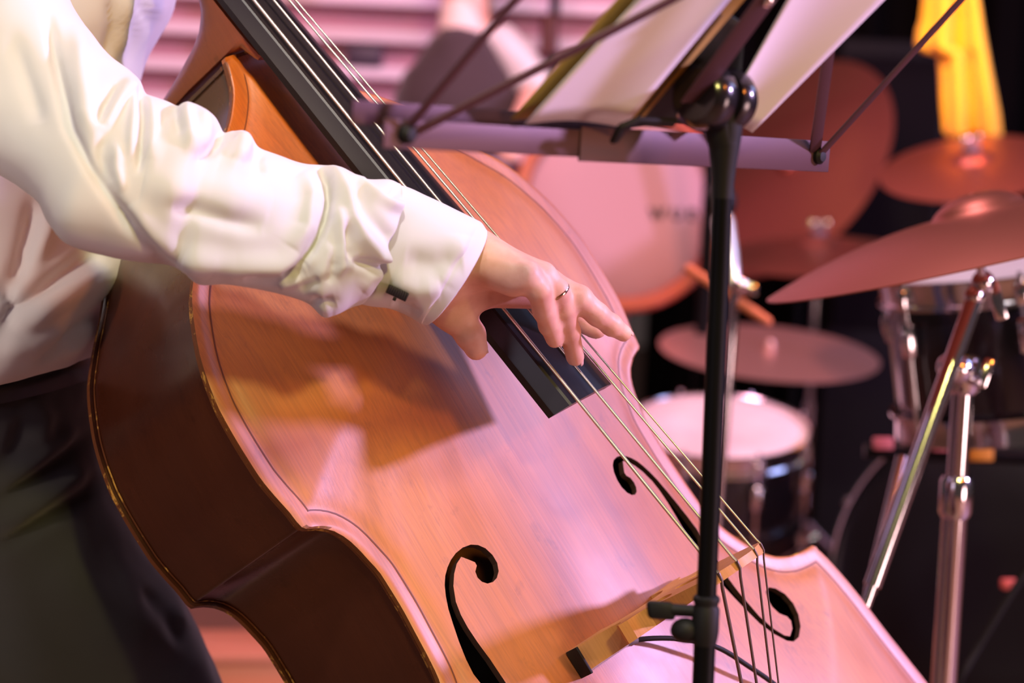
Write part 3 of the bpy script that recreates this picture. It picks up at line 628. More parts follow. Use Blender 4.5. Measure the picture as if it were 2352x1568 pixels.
sleeve_folds = [(-7, 13, [(112, 30), (120, 90), (138, 190), (158, 290), (195, 365), (250, 450), (300, 520)]), (6, 26, [(180, 60), (185, 160), (200, 260), (235, 330)]), (-4, 22, [(30, 90), (60, 180), (90, 280)]), (-5, 9, [(322, 205), (330, 270), (326, 330), (318, 392)]), (5, 13, [(303, 190), (306, 270), (300, 360)]), (4, 18, [(345, 225), (352, 300), (348, 370)]),
    (5, 15, [(312, 178), (275, 225), (240, 290)]), (-5, 14, [(270, 195), (240, 240), (222, 290)]), (-4, 16, [(240, 300), (232, 360), (250, 420)]), (4, 13, [(270, 330), (268, 390), (285, 440)]),
    (-5, 13, [(402, 246), (408, 275), (420, 310)]), (6, 16, [(440, 236), (425, 262), (430, 300), (445, 350)]), (5, 15, [(462, 250), (470, 290), (462, 340)]), (-5, 13, [(512, 308), (500, 330), (480, 350), (455, 365)]), (6, 16, [(558, 304), (560, 335), (545, 370)]), (-4, 13, [(597, 345), (590, 370), (600, 400)]),
    (6, 44, [(330, 420), (420, 440), (520, 455), (620, 470)]), (-5, 20, [(395, 476), (450, 482), (520, 506), (600, 520)]), (5, 26, [(300, 470), (350, 540), (420, 600), (480, 625)]), (-6, 17, [(270, 475), (310, 530), (365, 590), (415, 632)]), (8, 26, [(430, 590), (540, 610), (640, 612), (700, 600)]), (-6, 16, [(560, 640), (640, 640), (700, 620)]),
    (-9, 10, [(735, 385), (752, 415), (757, 455), (750, 500), (735, 540), (715, 575), (690, 605)]), (7, 24, [(690, 400), (715, 450), (705, 520), (670, 570)]), (9, 15, [(768, 388), (790, 440), (805, 500), (830, 545), (868, 590), (912, 606)]), (-6, 16, [(812, 440), (850, 490), (890, 540), (905, 575)]), (7, 12, [(800, 405), (850, 440), (900, 470), (930, 478)]), (-5, 11, [(880, 455), (910, 440), (905, 425)]),
    (-7, 11, [(815, 602), (850, 608), (890, 612), (912, 606)]), (7, 13, [(775, 480), (785, 560), (780, 620)]), (-5, 12, [(795, 520), (800, 570), (812, 600)]), (3, 13, [(765, 628), (790, 612), (815, 605)]), (-2.5, 10, [(752, 650), (765, 628), (768, 600)]), (2.5, 12, [(735, 640), (745, 610), (760, 560)]), (-2.5, 11, [(690, 665), (720, 652), (735, 642)]), (3, 15, [(830, 665), (850, 640), (880, 620)]), (-6, 12, [(650, 640), (680, 615), (700, 598)]), (4, 11, [(640, 655), (690, 640)]), (-6, 12, [(712, 690), (740, 700), (770, 690)])]
sleeve = loft('sleeve', sleeve_keys, M_shirt, shirt, 14, 220, sleeve_folds, 0, .0015, .95, bulge=.016); solid(sleeve, .0010)
cuff_keys = [(880, 424, 815, 695, 1.890, 1.880, .036), (925, 426, 850, 704, 1.893, 1.888, .040), (980, 450, 895, 710, 1.898, 1.894, .043), (1045, 480, 938, 726, 1.905, 1.900, .045), (1090, 502, 965, 742, 1.912, 1.905, .046), (1106, 511, 970, 744, 1.916, 1.908, .046), (1117, 527, 976, 744, 1.918, 1.910, .0455)]
cuff_folds = [(-5, 30, [(930, 600), (1000, 612), (1060, 600)]), (5, 26, [(900, 640), (960, 665), (1010, 660)]), (4, 30, [(1060, 540), (1050, 600), (1020, 650)]), (-4, 16, [(900, 700), (940, 712), (960, 730)])]
cuff = loft('cuff', cuff_keys, M_shirt, shirt, 12, 150, cuff_folds, 0, .0007, .95, bulge=.011); solid(cuff, .0022)
sc_ = loft('sleeve', [(60, -460, -60, -300, 2.34, 2.34, .09), (150, -420, 20, -230, 2.42, 2.42, .092), (330, -350, 300, -160, 2.50, 2.50, .075), (420, -420, 330, -300, 2.48, 2.46, .066), (470, -700, 350, -690, 2.38, 2.38, .055)], M_shirt, shirt, 8, 60, (), 0, .003)
# cufflink: a short ribbed black bar
ca_, cb_ = cm(890, 662, 1.8535), cm(935, 683, 1.8565); cl = MB(); axs = (cb_ - ca_); L_ = np.linalg.norm(axs); axs /= L_; zz = np.array([.25, .1, -1.0]); zz -= axs * (zz @ axs); zz /= np.linalg.norm(zz); yy_ = np.cross(zz, axs)
for k in range(9): cl.box(ca_ + axs * L_ * (k + .5) / 9, (axs, yy_, zz), (L_ / 18 * .86, .0037, .0034), .0005)
cl.box((ca_ + cb_) / 2, (axs, yy_, zz), (L_ / 2, .0030, .0028), .0004); cl.tube([(ca_ + cb_) / 2, (ca_ + cb_) / 2 - zz * .012], .002, 8); cl.box((ca_ + cb_) / 2 + yy_ * -.0052, (axs, yy_, zz), (.0012, .0014, .002), .0003)
cl.build('cufflink', mat('dark_cufflink', (.022, .015, .016), .35, metal=.4), shirt, CAM)
trouser_keys = [(200, 812, -340, 905, 2.19, 2.24, .140), (205, 830, -350, 930, 2.20, 2.25, .150), (212, 900, -355, 1000, 2.215, 2.26, .155), (228, 1000, -345, 1080, 2.235, 2.27, .155), (262, 1110, -330, 1190, 2.245, 2.28, .150), (330, 1240, -300, 1310, 2.26, 2.29, .140), (395, 1345, -250, 1430, 2.27, 2.30, .128), (440, 1420, -190, 1530, 2.28, 2.31, .118), (505, 1568, -80, 1690, 2.31, 2.33, .100), (560, 1720, 40, 1820, 2.35, 2.36, .085)]
trouser_folds = [(-7, 16, [(0, 1150), (80, 1100), (170, 1030), (215, 990)]), (6, 22, [(0, 1110), (90, 1055), (180, 985)]), (-8, 18, [(0, 1260), (100, 1195), (200, 1130), (235, 1090)]), (7, 24, [(0, 1215), (100, 1150), (210, 1075)]), (-5, 20, [(20, 900), (60, 950), (30, 1040), (0, 1070)]), (6, 26, [(60, 920), (100, 960), (90, 1030)]), (7, 60, [(120, 1300), (240, 1400), (330, 1540)]), (-6, 24, [(330, 1350), (390, 1410), (430, 1480)]), (5, 15, [(405, 1380), (430, 1430)])]
trousers = loft('trousers', trouser_keys, M_trouser, person, 10, 160, trouser_folds, .08, .002, .95)
loft('trouser_leg', [(560, 1720, 40, 1820, 2.35, 2.36, .085), (560, 1900, 150, 1950, 2.38, 2.38, .075), (560, 2200, 260, 2230, 2.42, 2.42, .070), (575, 2420, 300, 2440, 2.44, 2.44, .068)], M_trouser, trousers, 8, 60, (), 0, .003)
loft('trouser_leg', [(60, 900, -470, 940, 2.44, 2.44, .16), (110, 1200, -430, 1240, 2.48, 2.48, .145), (165, 1700, -300, 1740, 2.57, 2.57, .115), (110, 2320, -340, 2340, 2.76, 2.76, .10)], M_trouser, trousers, 8, 60, (), 0, .003)
loft('belt', [(203, 822, -346, 915, 2.19, 2.24, .151), (206, 838, -350, 938, 2.19, 2.24, .155), (208, 868, -352, 965, 2.20, 2.25, .157)], mat('black_belt', (.010, .009, .009), .5), trousers, 4, 90, (), .08, 0, .95)
# ring and fingernails
def frame_at(name, seg): a, b = fingers[name][0][seg], fingers[name][0][seg + 1]; t = (b - a) / np.linalg.norm(b - a); return a, b, t
a, b, t = frame_at('ring', 1); rc = cm(1272, 671, 1.917) ; t = (t * .8 + np.array([.45, .35, .1])); t /= np.linalg.norm(t)
rb = MB(); prof = [(.0096, -.0014), (.0110, -.0013), (.0114, 0), (.0110, .0013), (.0096, .0014), (.0096, -.0014)]; rb.lathe(cm(1279, 670, 1.9185), t, prof, 40); rb.build('ring', M_gold, person, CAM)
def nail(name, base, tipdir, outv, w_, l_):
    base = np.array(base); td = np.array(tipdir, float); td /= np.linalg.norm(td); ov = np.array(outv, float); ov -= td * (ov @ td); ov /= np.linalg.norm(ov); sd = np.cross(td, ov)
    vs = []; fs = []; nu, nl = 9, 7
    for i in range(nl):
        for k in range(nu):
            u = -1 + 2 * k / (nu - 1); l = i / (nl - 1); ww = w_ * (1 - .35 * max(0, (l - .6) / .4) ** 2 - .2 * max(0, (.25 - l) / .25) ** 2); vs.append(base + td * (l * l_) + sd * (u * ww) + ov * (.0022 * (1 - u * u) * (1 - .25 * l)))
    for i in range(nl - 1):
        for k in range(nu - 1): fs.append([i * nu + k, i * nu + k + 1, (i + 1) * nu + k + 1, (i + 1) * nu + k])
    o = mk(name, tf(CAM, vs), fs, M_nail, person); solid(o, .0006); return o
def finger_nail(fn, outv, w_=.0048, l_=.0105):
    pts, rad = fingers[fn]; td = pts[-1] - pts[-2]; td /= np.linalg.norm(td); ov = np.array(outv, float); ov -= td * (ov @ td); ov /= np.linalg.norm(ov)
    nail('fingernail', pts[-1] + ov * (rad[-1] - .0022) - td * .0035, td - ov * .12, ov, w_, l_)
finger_nail('pinky', (.85, -.25, -.55)); finger_nail('ring', (.9, -.2, -.35), .0052, .0115); finger_nail('middle', (.4, -.8, -.45), .0050, .011); finger_nail('thumb', (.95, .1, .12), .0056, .0105)

# ------------------------------------------------------------------ music stand in front (seen from behind)
UPW = np.array([0, 0, 1.0])
def W(px, py, d): return P(px, py, d)
hub = W(1645, 225, 1.655); foot = np.array([hub[0] - .0, hub[1], 0.0])
pt = W(1660, 420, 1.665); pb_ = W(1615, 1568, 1.705); ax_p = (pt - pb_) / np.linalg.norm(pt - pb_)
base = pb_ - ax_p * (pb_[2] / ax_p[2])
ms = empty('music_stand', base, 'folding metal music stand with black post holding open sheets, in front of the bass', 'music stand')
def onp(py): 
    # point on the post axis at image row py
    lo, hi = -1.5, 1.5
    for _ in range(40):
        m_ = (lo + hi) / 2; q = pt + ax_p * m_; c = CAM[:3, :3].T @ (q - C0); r = CY + F_PX * c[1] / c[2]
        if r > py: lo = m_
        else: hi = m_
    return pt + ax_p * lo
MB().tube([onp(1420), onp(300)], .0072, 20).build('upper_post', M_black, ms)
MB().tube([base + ax_p * .03, onp(1440)], .0079, 20).build('lower_post', M_black, ms)
c1, c2 = onp(1480), onp(1372)
MB().lathe(c1, ax_p, [(0, 0), (.0080, 0), (.0090, .004), (.0098, .010), (.0098, .026), (.0086, .028), (.0086, .030), (.0098, .032), (.0094, .0345), (.0076, .036), (0, .036)], 28).build('height_collar', M_blackrub, ms)
kn = MB(); k0 = onp(1405); kd = camdir((-1, -.05, .15)); kn.tube([k0, k0 + kd * .024], .0045, 12); kn.box(k0 + kd * .032 + UPW * -.001, (kd, camdir((.1, 1, 0)), camdir((0, 0, 1))), (.010, .0065, .004), .003)
kn.build('clamp_knob', M_blackrub, ms)
kn = MB(); k1 = onp(1450); kn.ball(k1 + kd * .014, (.011, .009, .009), (kd, UPW, np.cross(kd, UPW))); kn.build('collar_lug', M_blackrub, ms)
# tilting head: black clutch discs and a tapered socket
MB().lathe(onp(455), ax_p, [(0, 0), (.0076, 0), (.0079, .008), (.0090, .022), (.0118, .042), (.0128, .055), (.0128, .066), (0, .066)], 28).build('socket', M_blackrub, ms)
hc = W(1648, 226, 1.655); hx_ = camdir((.66, .03, .74))
MB().lathe(hc - hx_ * .026, hx_, [(0, 0), (.018, 0), (.0225, .004), (.0235, .010), (.0235, .018), (.021, .021), (.014, .022), (.014, .028), (.0205, .029), (.0225, .033), (.0225, .041), (.020, .046), (.010, .049), (0, .049)], 36).build('tilt_clutch', M_blackgloss, ms)
MB().tube([onp(330), hc - ax_p * .01, hc], .0115, 18).build('neck_block', M_blackrub, ms)
# desk plane: r along the ledge, u up the desk (leaning towards the camera)
r_ = camdir((.652, .03, .758)); u_ = camdir((.58, -.64, -.50)); u_ = u_ - r_ * (u_ @ r_); u_ /= np.linalg.norm(u_); nd_ = np.cross(r_, u_)
if nd_ @ camdir((0, 0, -1)) < 0: nd_ = -nd_
Lp, Rp = W(925, 308, 1.50), W(1870, 358, 1.85)
def flat(name, pts, wd, th, mtl=None, parent=None, nrm=None):
    m = MB(); 
    for a, b in zip(pts[:-1], pts[1:]):
        a, b = np.array(a), np.array(b); t = b - a; L = np.linalg.norm(t); t /= L; n_ = nd_ if nrm is None else nrm; s_ = np.cross(n_, t); s_ /= np.linalg.norm(s_); n2 = np.cross(t, s_)
        m.box((a + b) / 2, (t, s_, n2), (L / 2 + wd * .3, wd / 2, th / 2), th * .3)
    return m.build(name, mtl or M_nickel, parent or ms)
rx = (Rp - Lp) / np.linalg.norm(Rp - Lp); vdn = np.cross(rx, np.cross(UPW, rx)); vdn /= np.linalg.norm(vdn); nfront = np.cross(rx, vdn)
if nfront @ camdir((0, 0, -1)) < 0: nfront = -nfront
mid = Lp + rx * np.linalg.norm(Rp - Lp) * .52
flat('ledge', [Lp - rx * .012, mid + rx * .05], .0185, .0022, None, None, nfront)
flat('ledge', [mid - rx * .06 + nfront * .002, Rp + rx * .010 + nfront * .002], .0240, .0022, None, None, nfront)
flat('ledge_tray', [Lp - rx * .030 - nfront * .012 + vdn * .012, mid - nfront * .012 + vdn * .012], .0150, .0018, mat('ledge_rose', (.055, .020, .027), .5, metal=.4), None, nfront)
def img_dir(O, dpx, dpy, ln):                         # bar from O inside the desk plane heading along an image direction
    best = None
    for an in np.linspace(-.6, 3.6, 421):
        t = r_ * math.cos(an) + u_ * math.sin(an); q = O + t * .05; a = CAM[:3, :3].T @ (O - C0); b = CAM[:3, :3].T @ (q - C0)
        v_ = np.array([b[0] / b[2] - a[0] / a[2], b[1] / b[2] - a[1] / a[2]]); v_ /= np.linalg.norm(v_); g = np.array([dpx, dpy]) / math.hypot(dpx, dpy); s_ = v_ @ g
        if best is None or s_ > best[0]: best = (s_, t)
    return O + best[1] * ln
flat('side_arm', [Lp, img_dir(Lp, 255, -305, .34)], .0075, .0018)
flat('cross_arm', [Lp + nd_ * .003, img_dir(Lp, 560, -288, .36) + nd_ * .003], .0085, .0018)
flat('side_arm', [Rp + nd_ * .003, img_dir(Rp, 330, -362, .34) + nd_ * .003], .0080, .0018)
flat('cross_arm', [Rp, img_dir(Rp, 52, -358, .36)], .0105, .0018)
for q in (Lp, Rp): MB().lathe(q - nfront * .004, nfront, [(0, 0), (.0062, 0), (.0062, .010), (.004, .0125), (0, .013)], 20).build('pivot_rivet', M_blackrub, ms)
# tripod legs near the floor (below the frame)
for an in (0.4, 2.5, 4.6):
    d_ = np.array([math.cos(an), math.sin(an), 0]); MB().tube([base + UPW * .22, base + d_ * .28 + UPW * .012], .006, 10).build('leg', M_black, ms)
# pages on the far side of the desk
def on_desk(px, py, back=.004):
    O = Lp - nd_ * back; dr = P(px, py, 1.0) - C0; s_ = ((O - C0) @ nd_) / (dr @ nd_); return C0 + dr * s_
sp0 = on_desk(1685, 100, -.006); sp1 = img_dir(sp0, 80, -110, .26)
flat('centre_strip', [sp0 - (sp1 - sp0) / np.linalg.norm(sp1 - sp0) * .05, sp1], .0200, .0020)
MB().lathe(sp0 + (sp1 - sp0) * .16, nd_, [(0, 0), (.0045, 0), (.0045, .004), (.002, .006), (0, .006)], 16).build('strip_screw', M_chrome, ms)
cl0 = on_desk(1412, 322, -.010); flat('page_clip', [cl0, on_desk(1428, 292, -.010), on_desk(1465, 278, -.010), on_desk(1545, 282, -.010)], .0065, .004, M_blackrub)
def sheet(name, px4, curl, mtl, th, back, label, cat, group=None, nu=14, nv=14):
    c = [on_desk(x, y, back) for x, y in px4]; root = empty(name, (c[0] + c[1]) / 2, label, cat, group); vs = []; fs = []
    for i in range(nv + 1):
        for k in range(nu + 1):
            a, b = k / nu, i / nv; q = (c[0] * (1 - a) + c[1] * a) * (1 - b) + (c[3] * (1 - a) + c[2] * a) * b
            vs.append(q - nd_ * curl * math.sin(math.pi * a) * (1 - .3 * b))
    for i in range(nv):
        for k in range(nu): q = i * (nu + 1) + k; fs.append([q, q + 1, q + nu + 2, q + nu + 1])
    return root, vs, fs
def sheet_build(spec, children):
    root, vs, fs = sheet(*spec)
    for nm, mt, inset_, th, dz in children:
        o = mk(nm, np.array(vs) - nd_ * dz, fs, mt, root); solid(o, th, 0)
    return root
sheet_build(('sheet_music', [(1205, 285), (1432, 292), (1900, -270), (1700, -260)], .005, None, 0, .008, 'pale sheet music with ochre edge, left of the black post', 'sheet music'), [('page', M_paper, 0, .0008, 0.0)])
sheet_build(('ochre_folder', [(1178, 282), (1470, 292), (1950, -270), (1668, -270)], .005, None, 0, .014, 'ochre card folder showing as a border behind the left sheet music', 'folder'), [('cover', M_ochre, 0, .0012, .003)])
sheet_build(('dark_gap_panel', [(1440, 292), (1690, 298), (1712, 60), (1655, 30)], .006, None, 0, .018, 'black binder standing in for the dark gap behind the tilt clutch', 'panel'), [('cover', mat('gap_black', (.010, .011, .010), .6), 0, .003, .0)])  # added black sheet standing for the dark gap and back of the hub
sheet_build(('sheet_music', [(1640, 300), (1728, 304), (2165, -135), (1955, -260)], .010, None, 0, .007, 'pale sheet music right of the black post, tapering to its lower corner', 'sheet music'), [('page', M_paper, 0, .0008, 0.0)])

# ------------------------------------------------------------------ drum kit
def rest_radial(o, c, ax):
    me = o.data; a = np.zeros(len(me.vertices) * 3); me.vertices.foreach_get('co', a); a = a.reshape(-1, 3) + rootm(o)[:3, 3] - c; a = a - np.outer(a @ ax, ax)
    at = me.attributes.new('rest', 'FLOAT_VECTOR', 'POINT'); at.data.foreach_set('vector', a.ravel())
def cymbal(c, ax, R, label, bell=.075, bow=.10, group=None, name='cymbal', parts=True, mtl=None):
    ax = np.array(ax, float); ax /= np.linalg.norm(ax); root = empty(name, c, label, 'cymbal', group); b = R * bell * 2.9; top_ = []
    for q in np.linspace(0, 1, 10): top_.append((.006 + (b - .006) * q, R * (bow + .085 * (1 - q * q) ** .8) ))
    for q in np.linspace(0, 1, 18)[1:]: top_.append((b + (R - b) * q, R * bow * (1 - q ** 1.7)))
    pr = top_ + [(r, h - .0014) for r, h in top_[::-1]] + [top_[0]]
    o = MB().lathe(c, ax, pr, 96).build('bow', mtl or M_bronze, root, angle=50); rest_radial(o, np.array(c), ax)
    if parts:
        t = np.array(c) + ax * R * (bow + .085)
        MB().lathe(t, ax, [(0, 0), (.016, 0), (.017, .006), (.015, .012), (0, .012)], 20).build('felt', mat('felt', (.20, .12, .13), .95) if 'felt' not in bpy.data.materials else bpy.data.materials['felt'], root)
        wn = MB().lathe(t + ax * .012, ax, [(0, 0), (.008, 0), (.008, .014), (.004, .018), (0, .018)], 16); s_ = np.cross(ax, camdir((0, 0, 1))); s_ /= np.linalg.norm(s_)
        for sg in (-1, 1): wn.box(t + ax * .024 + s_ * sg * .014, (s_, ax, np.cross(s_, ax)), (.009, .006, .002), .0015)
        wn.build('wing_nut', M_chrome, root)
    return root
def drum(c, ax, R, depth, label, nl=8, shell=None, head=None, name='drum', phase=0.0, group=None):
    ax = np.array(ax, float); ax /= np.linalg.norm(ax); c = np.array(c, float); root = empty(name, c - ax * depth, label, 'drum', group)
    MB().lathe(c, -ax, [(R - .004, .004), (R - .002, .010), (R - .002, depth - .01), (R - .004, depth - .004), (R - .010, depth - .006), (R - .010, .006), (R - .004, .004)], 72).build('shell', shell or M_blackgloss, root)
    MB().lathe(c, ax, [(0, .0005), (R * .5, .0005), (R - .004, .0), (R + .001, -.004), (R + .001, -.012)], 72).build('drumhead', head or M_head, root)
    MB().lathe(c - ax * depth, -ax, [(0, 0), (R - .004, .0), (R + .001, -.004), (R + .001, -.012)], 60).build('drumhead', M_head, root)
    for cc, sg in ((c, 1), (c - ax * depth, -1)):
        a2 = ax * sg
        MB().lathe(cc, a2, [(R + .002, .006), (R + .0045, .0085), (R + .008, .0075), (R + .0075, .0), (R + .006, -.010), (R + .006, -.020), (R + .012, -.022), (R + .012, -.0265), (R + .002, -.0265), (R + .002, .006)], 96).build('hoop', M_chrome, root)
    u = np.cross(ax, camdir((0, 0, 1))); u /= np.linalg.norm(u); w_ = np.cross(ax, u); mesh0 = None
    for k in range(nl):
        an = phase + 2 * math.pi * k / nl; d_ = math.cos(an) * u + math.sin(an) * w_; s_ = np.cross(ax, d_); ll = min(.045, depth * .28)
        for zc_, sg in ([(.062, 1)] if depth > .12 else [(depth / 2, 1)]) + ([(depth - .062, -1)] if depth > .2 else []):
            m = MB(); m.box(c - ax * zc_ + d_ * (R + .008), (ax, d_, s_), (ll / 2, .009, .010), .005); m.ball(c - ax * zc_ + d_ * (R + .013), (ll * .4, .009, .008), (ax, d_, s_), 12)
            e0, e1 = (.0145, -.09 if depth > .2 else -depth - .008) if sg > 0 else (-depth + .09, -depth - .012)
            m.tube([c + ax * e0 + d_ * (R + .010), c + ax * e1 + d_ * (R + .010)], .0034, 8); m.box(c + ax * (-.012 if sg > 0 else -depth + .012) + d_ * (R + .011), (ax, d_, s_), (.013, .006, .008), .003)
            m.build('lug', M_chrome, root)
    return root
camN = lambda x, y, z: camdir((x, y, z))
# snare drum behind the bass
drum(W(1650, 985, 4.05), camN(.02, -.94, -.32), .150, .175, 'black snare drum with white head just right of the bass edge', 8, None, None, 'snare_drum', .35)
for_root = W(1660, 1150, 4.1)
sn = empty('snare_stand', (for_root[0], for_root[1], 0), 'chrome basket stand under the black snare drum', 'stand')
sb = W(1668, 1190, 4.12)
MB().tube([np.array([sb[0], sb[1], .20]), sb - UPW * .10], .012, 14).build('tube', M_chrome, sn)
for an in (.3, 2.4, 4.5):
    d_ = np.array([math.cos(an), math.sin(an), 0]); MB().tube([sb - UPW * .16, sb + d_ * .10 - UPW * .09, sb + d_ * .175 - UPW * .03], .006, 10).build('basket_arm', M_chrome, sn)
    MB().tube([np.array([sb[0], sb[1], .24]), np.array([sb[0], sb[1], .015]) + d_ * .25], .008, 10).build('leg', M_chrome, sn)
# pale tom facing the room, with lettering
tc = W(1425, 470, 4.75); ta = camN(.10, -.10, -1)
M_redshell = mat('red_orange_shell', (.36, .055, .035), .35, coat=.4)
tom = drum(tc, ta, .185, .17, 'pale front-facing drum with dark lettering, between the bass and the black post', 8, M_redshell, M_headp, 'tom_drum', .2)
MB().lathe(tc, ta, [(.187, .012), (.190, .016), (.210, .016), (.216, .010), (.216, -.030), (.205, -.034), (.190, -.034), (.187, -.030), (.187, .012)], 72).build('wooden_hoop', M_redshell, tom)
def lettering(txt, c, xd, yd, size, mtl, parent, spacing=1.0):
    cu = bpy.data.curves.new('lettering', 'FONT'); cu.body = txt; cu.size = size; cu.extrude = .0006; cu.space_character = spacing; cu.align_x = 'CENTER'; cu.align_y = 'CENTER'; cu.offset = size * .055
    o = bpy.data.objects.new('tmp_text', cu); col.objects.link(o); bpy.context.view_layer.update(); dg_ = bpy.context.evaluated_depsgraph_get(); me_ = bpy.data.meshes.new_from_object(o.evaluated_get(dg_))
    vs = np.array([list(v.co) for v in me_.vertices]); fs = [list(p.vertices) for p in me_.polygons]; bpy.data.objects.remove(o)
    z_ = np.cross(xd, yd); return mk('lettering', c + np.outer(vs[:, 0], xd) + np.outer(vs[:, 1], yd) + np.outer(vs[:, 2], z_), fs, mtl, parent, smooth=False)
M_ink = mat('dark_print', (.03, .012, .016), .6)
tx = XR - ta * (XR @ ta); tx /= np.linalg.norm(tx); ty = np.cross(ta, tx)
if ty @ UPW < 0: ty = -ty
lt = W(1550, 490, 4.74); lt = lt - ta * ((lt - tc) @ ta) + ta * .0015
lettering('WUR', lt, tx, ty, .031, M_ink, tom, 1.75)
ts = empty('tom_stand', (tc[0], tc[1] + .205, 0), 'dark stand holding up the pale lettered drum', 'stand')
MB().tube([(tc[0], tc[1] + .205, 0.10), (tc[0], tc[1] + .205, tc[2] + .02)], .014, 14).build('tube', M_black, ts)
for an in (.5, 2.6, 4.7): MB().tube([(tc[0], tc[1] + .205, .30), (tc[0] + .22 * math.cos(an), tc[1] + .205 + .22 * math.sin(an), .012)], .009, 10).build('leg', M_black, ts)
# cymbals
ce = W(1815, 385, 5.35); cymbal(ce, camN(-.70, -.48, -.60), .279, 'large red-lit cymbal tilted up behind the right desk arm of the music stand', bow=.06, bell=.03, parts=False)
ch_ = W(1880, 588, 5.0); hax = camN(-.02, -.985, -.22)
cymbal(ch_, hax, .221, 'flat cymbal with a rosy bell under the large red-lit one', bow=.12)
cr_ = W(2268, 572, 2.55); cymbal(cr_, camN(-.232, -.97, -.055), .240, 'wide cymbal sloping down to the left over the white-headed tom', bow=.17, parts=False)
cq = W(2235, 385, 4.38); cymbal(cq, camN(-.16, -.90, -.38), .171, 'dim dark red cymbal under the yellow cloth at upper right', bow=.10)
cp = W(1767, 808, 4.62); cymbal(cp, camN(.07, -.965, -.25), .213, 'pale pink cymbal with gently domed face above the black snare drum', bow=.03, bell=.02, parts=False, mtl=M_palebr)
# white-headed tom at right
drum(W(2288, 622, 3.02), camN(-.13, -.98, -.13), .140, .19, 'black tom with white head and chrome hoop at the right edge', 6, None, None, 'rack_tom', .5)
# chrome boom stand in front of the tom
bs0 = W(2165, 1600, 2.66); bst = W(2216, 830, 2.60); axb = (bst - bs0) / np.linalg.norm(bst - bs0); bbase = bs0 - axb * (bs0[2] / axb[2])
bs = empty('boom_stand', bbase, 'chrome boom cymbal stand with a slanting bright arm in front of the black bass drum', 'stand')
MB().tube([bbase + axb * .02, bs0 + axb * .24], .0142, 20).build('tube', M_chrome, bs)
MB().tube([bs0 + axb * .22, bst], .0118, 20).build('tube', M_chrome, bs)
MB().lathe(bs0 + axb * .205, axb, [(0, 0), (.0155, 0), (.0185, .006), (.0185, .040), (.0155, .046), (0, .046)], 24).build('collar', M_chrome, bs)
MB().lathe(bst - axb * .035, axb, [(0, 0), (.014, 0), (.018, .006), (.018, .034), (.016, .04), (0, .04)], 24).build('tilter', M_chrome, bs)
wg = MB(); wq = W(2255, 880, 2.58); wd = camN(.35, -.9, .1); wg.tube([W(2222, 872, 2.59), wq], .005, 10); wg.box(wq + wd * .012, (wd, camN(1, .3, 0), camN(0, 0, 1)), (.017, .006, .003), .003); wg.build('wing_nut', M_chrome, bs)
bm0, bm1 = W(2255, 640, 2.58), W(2003, 1345, 2.52); MB().tube([bm0, bm0 * .5 + bm1 * .5, bm1], .0096, 18).build('boom_arm', M_chrome, bs)
ba = (bm1 - bm0) / np.linalg.norm(bm1 - bm0); MB().tube([bm1, bm1 + ba * .028], .0062, 14).build('boom_tip', M_chrome, bs)
MB().ball(W(2195, 845, 2.585), (.021, .017, .017), (camN(1, .1, 0), camN(0, 1, 0), camN(0, 0, 1)), 18).build('boom_clamp', M_chrome, bs)
tk = MB(); tq = W(2258, 648, 2.575); tk.ball(tq, .013); tk.ball(tq + camN(-.5, .8, 0) * .018, .011); tk.tube([tq, W(2250, 600, 2.56)], .005, 10); tk.box(W(2290, 690, 2.60), (camN(.3, 1, 0), camN(1, -.3, 0), camN(0, 0, 1)), (.022, .007, .004), .003); tk.build('cymbal_tilter', M_chrome, bs)
for q_ in ((2072, 1050, 2.80, 1998, 1360, 2.74),): MB().tube([W(*q_[:3]), W(*q_[3:])], .0075, 12).build('brace', M_chrome, bs)
for an in (.2, 2.3, 4.4): MB().tube([bbase + axb * .30, bbase + np.array([math.cos(an), math.sin(an), 0]) * .30 + UPW * .012], .008, 10).build('leg', M_chrome, bs)
# bass drum
bd = W(2290, 1345, 3.75); bda = camN(-.42, -.05, -.90)
bdr = drum(bd, bda, .265, .40, 'black bass drum low at the right, behind the chrome boom stand', 8, None, mat('black_drumhead', (.005, .004, .005), .4, spec=.3), 'bass_drum', .42)
# microphone with silver body on a thin chrome stand
mt0, mt1 = W(1655, 470, 3.55), W(1684, 660, 3.50)
msd = empty('microphone_stand', np.array([mt1[0], mt1[1], 0]), 'thin chrome microphone stand just behind the black music stand post', 'stand')
m0 = W(1688, 668, 3.50); MB().tube([np.array([m0[0] - .02, m0[1], .03]), m0], .0080, 14).build('tube', M_chrome, msd)
for an in (.3, 2.4, 4.5): MB().tube([np.array([m0[0] - .02, m0[1], .13]), np.array([m0[0] - .02 + .2 * math.cos(an), m0[1] + .2 * math.sin(an), .012])], .007, 10).build('leg', M_chrome, msd)
wg = MB(); wg.ball(W(1700, 655, 3.49), .013); wg.box(W(1725, 662, 3.49), (camN(1, .25, 0), camN(0, 1, 0), camN(0, 0, 1)), (.010, .009, .004), .004); wg.build('wing_nut', M_chrome, msd)
mic = empty('microphone', mt1, 'microphone with black head and bright silver body beside the post', 'microphone')
axm = (mt0 - mt1) / np.linalg.norm(mt0 - mt1); Lm = np.linalg.norm(mt0 - mt1)
MB().lathe(mt1, axm, [(0, 0), (.0085, 0), (.0125, .010), (.0150, .05), (.0165, Lm - .03), (.014, Lm - .02), (0, Lm - .02)], 24).build('body', mat('silver_body', (.80, .82, .76), .25, metal=.6), mic)
MB().ball(mt0 + axm * .006, (.027, .025, .025), (axm, np.cross(axm, UPW), np.cross(axm, np.cross(axm, UPW))), 22).build('grille', M_blackrub, mic)
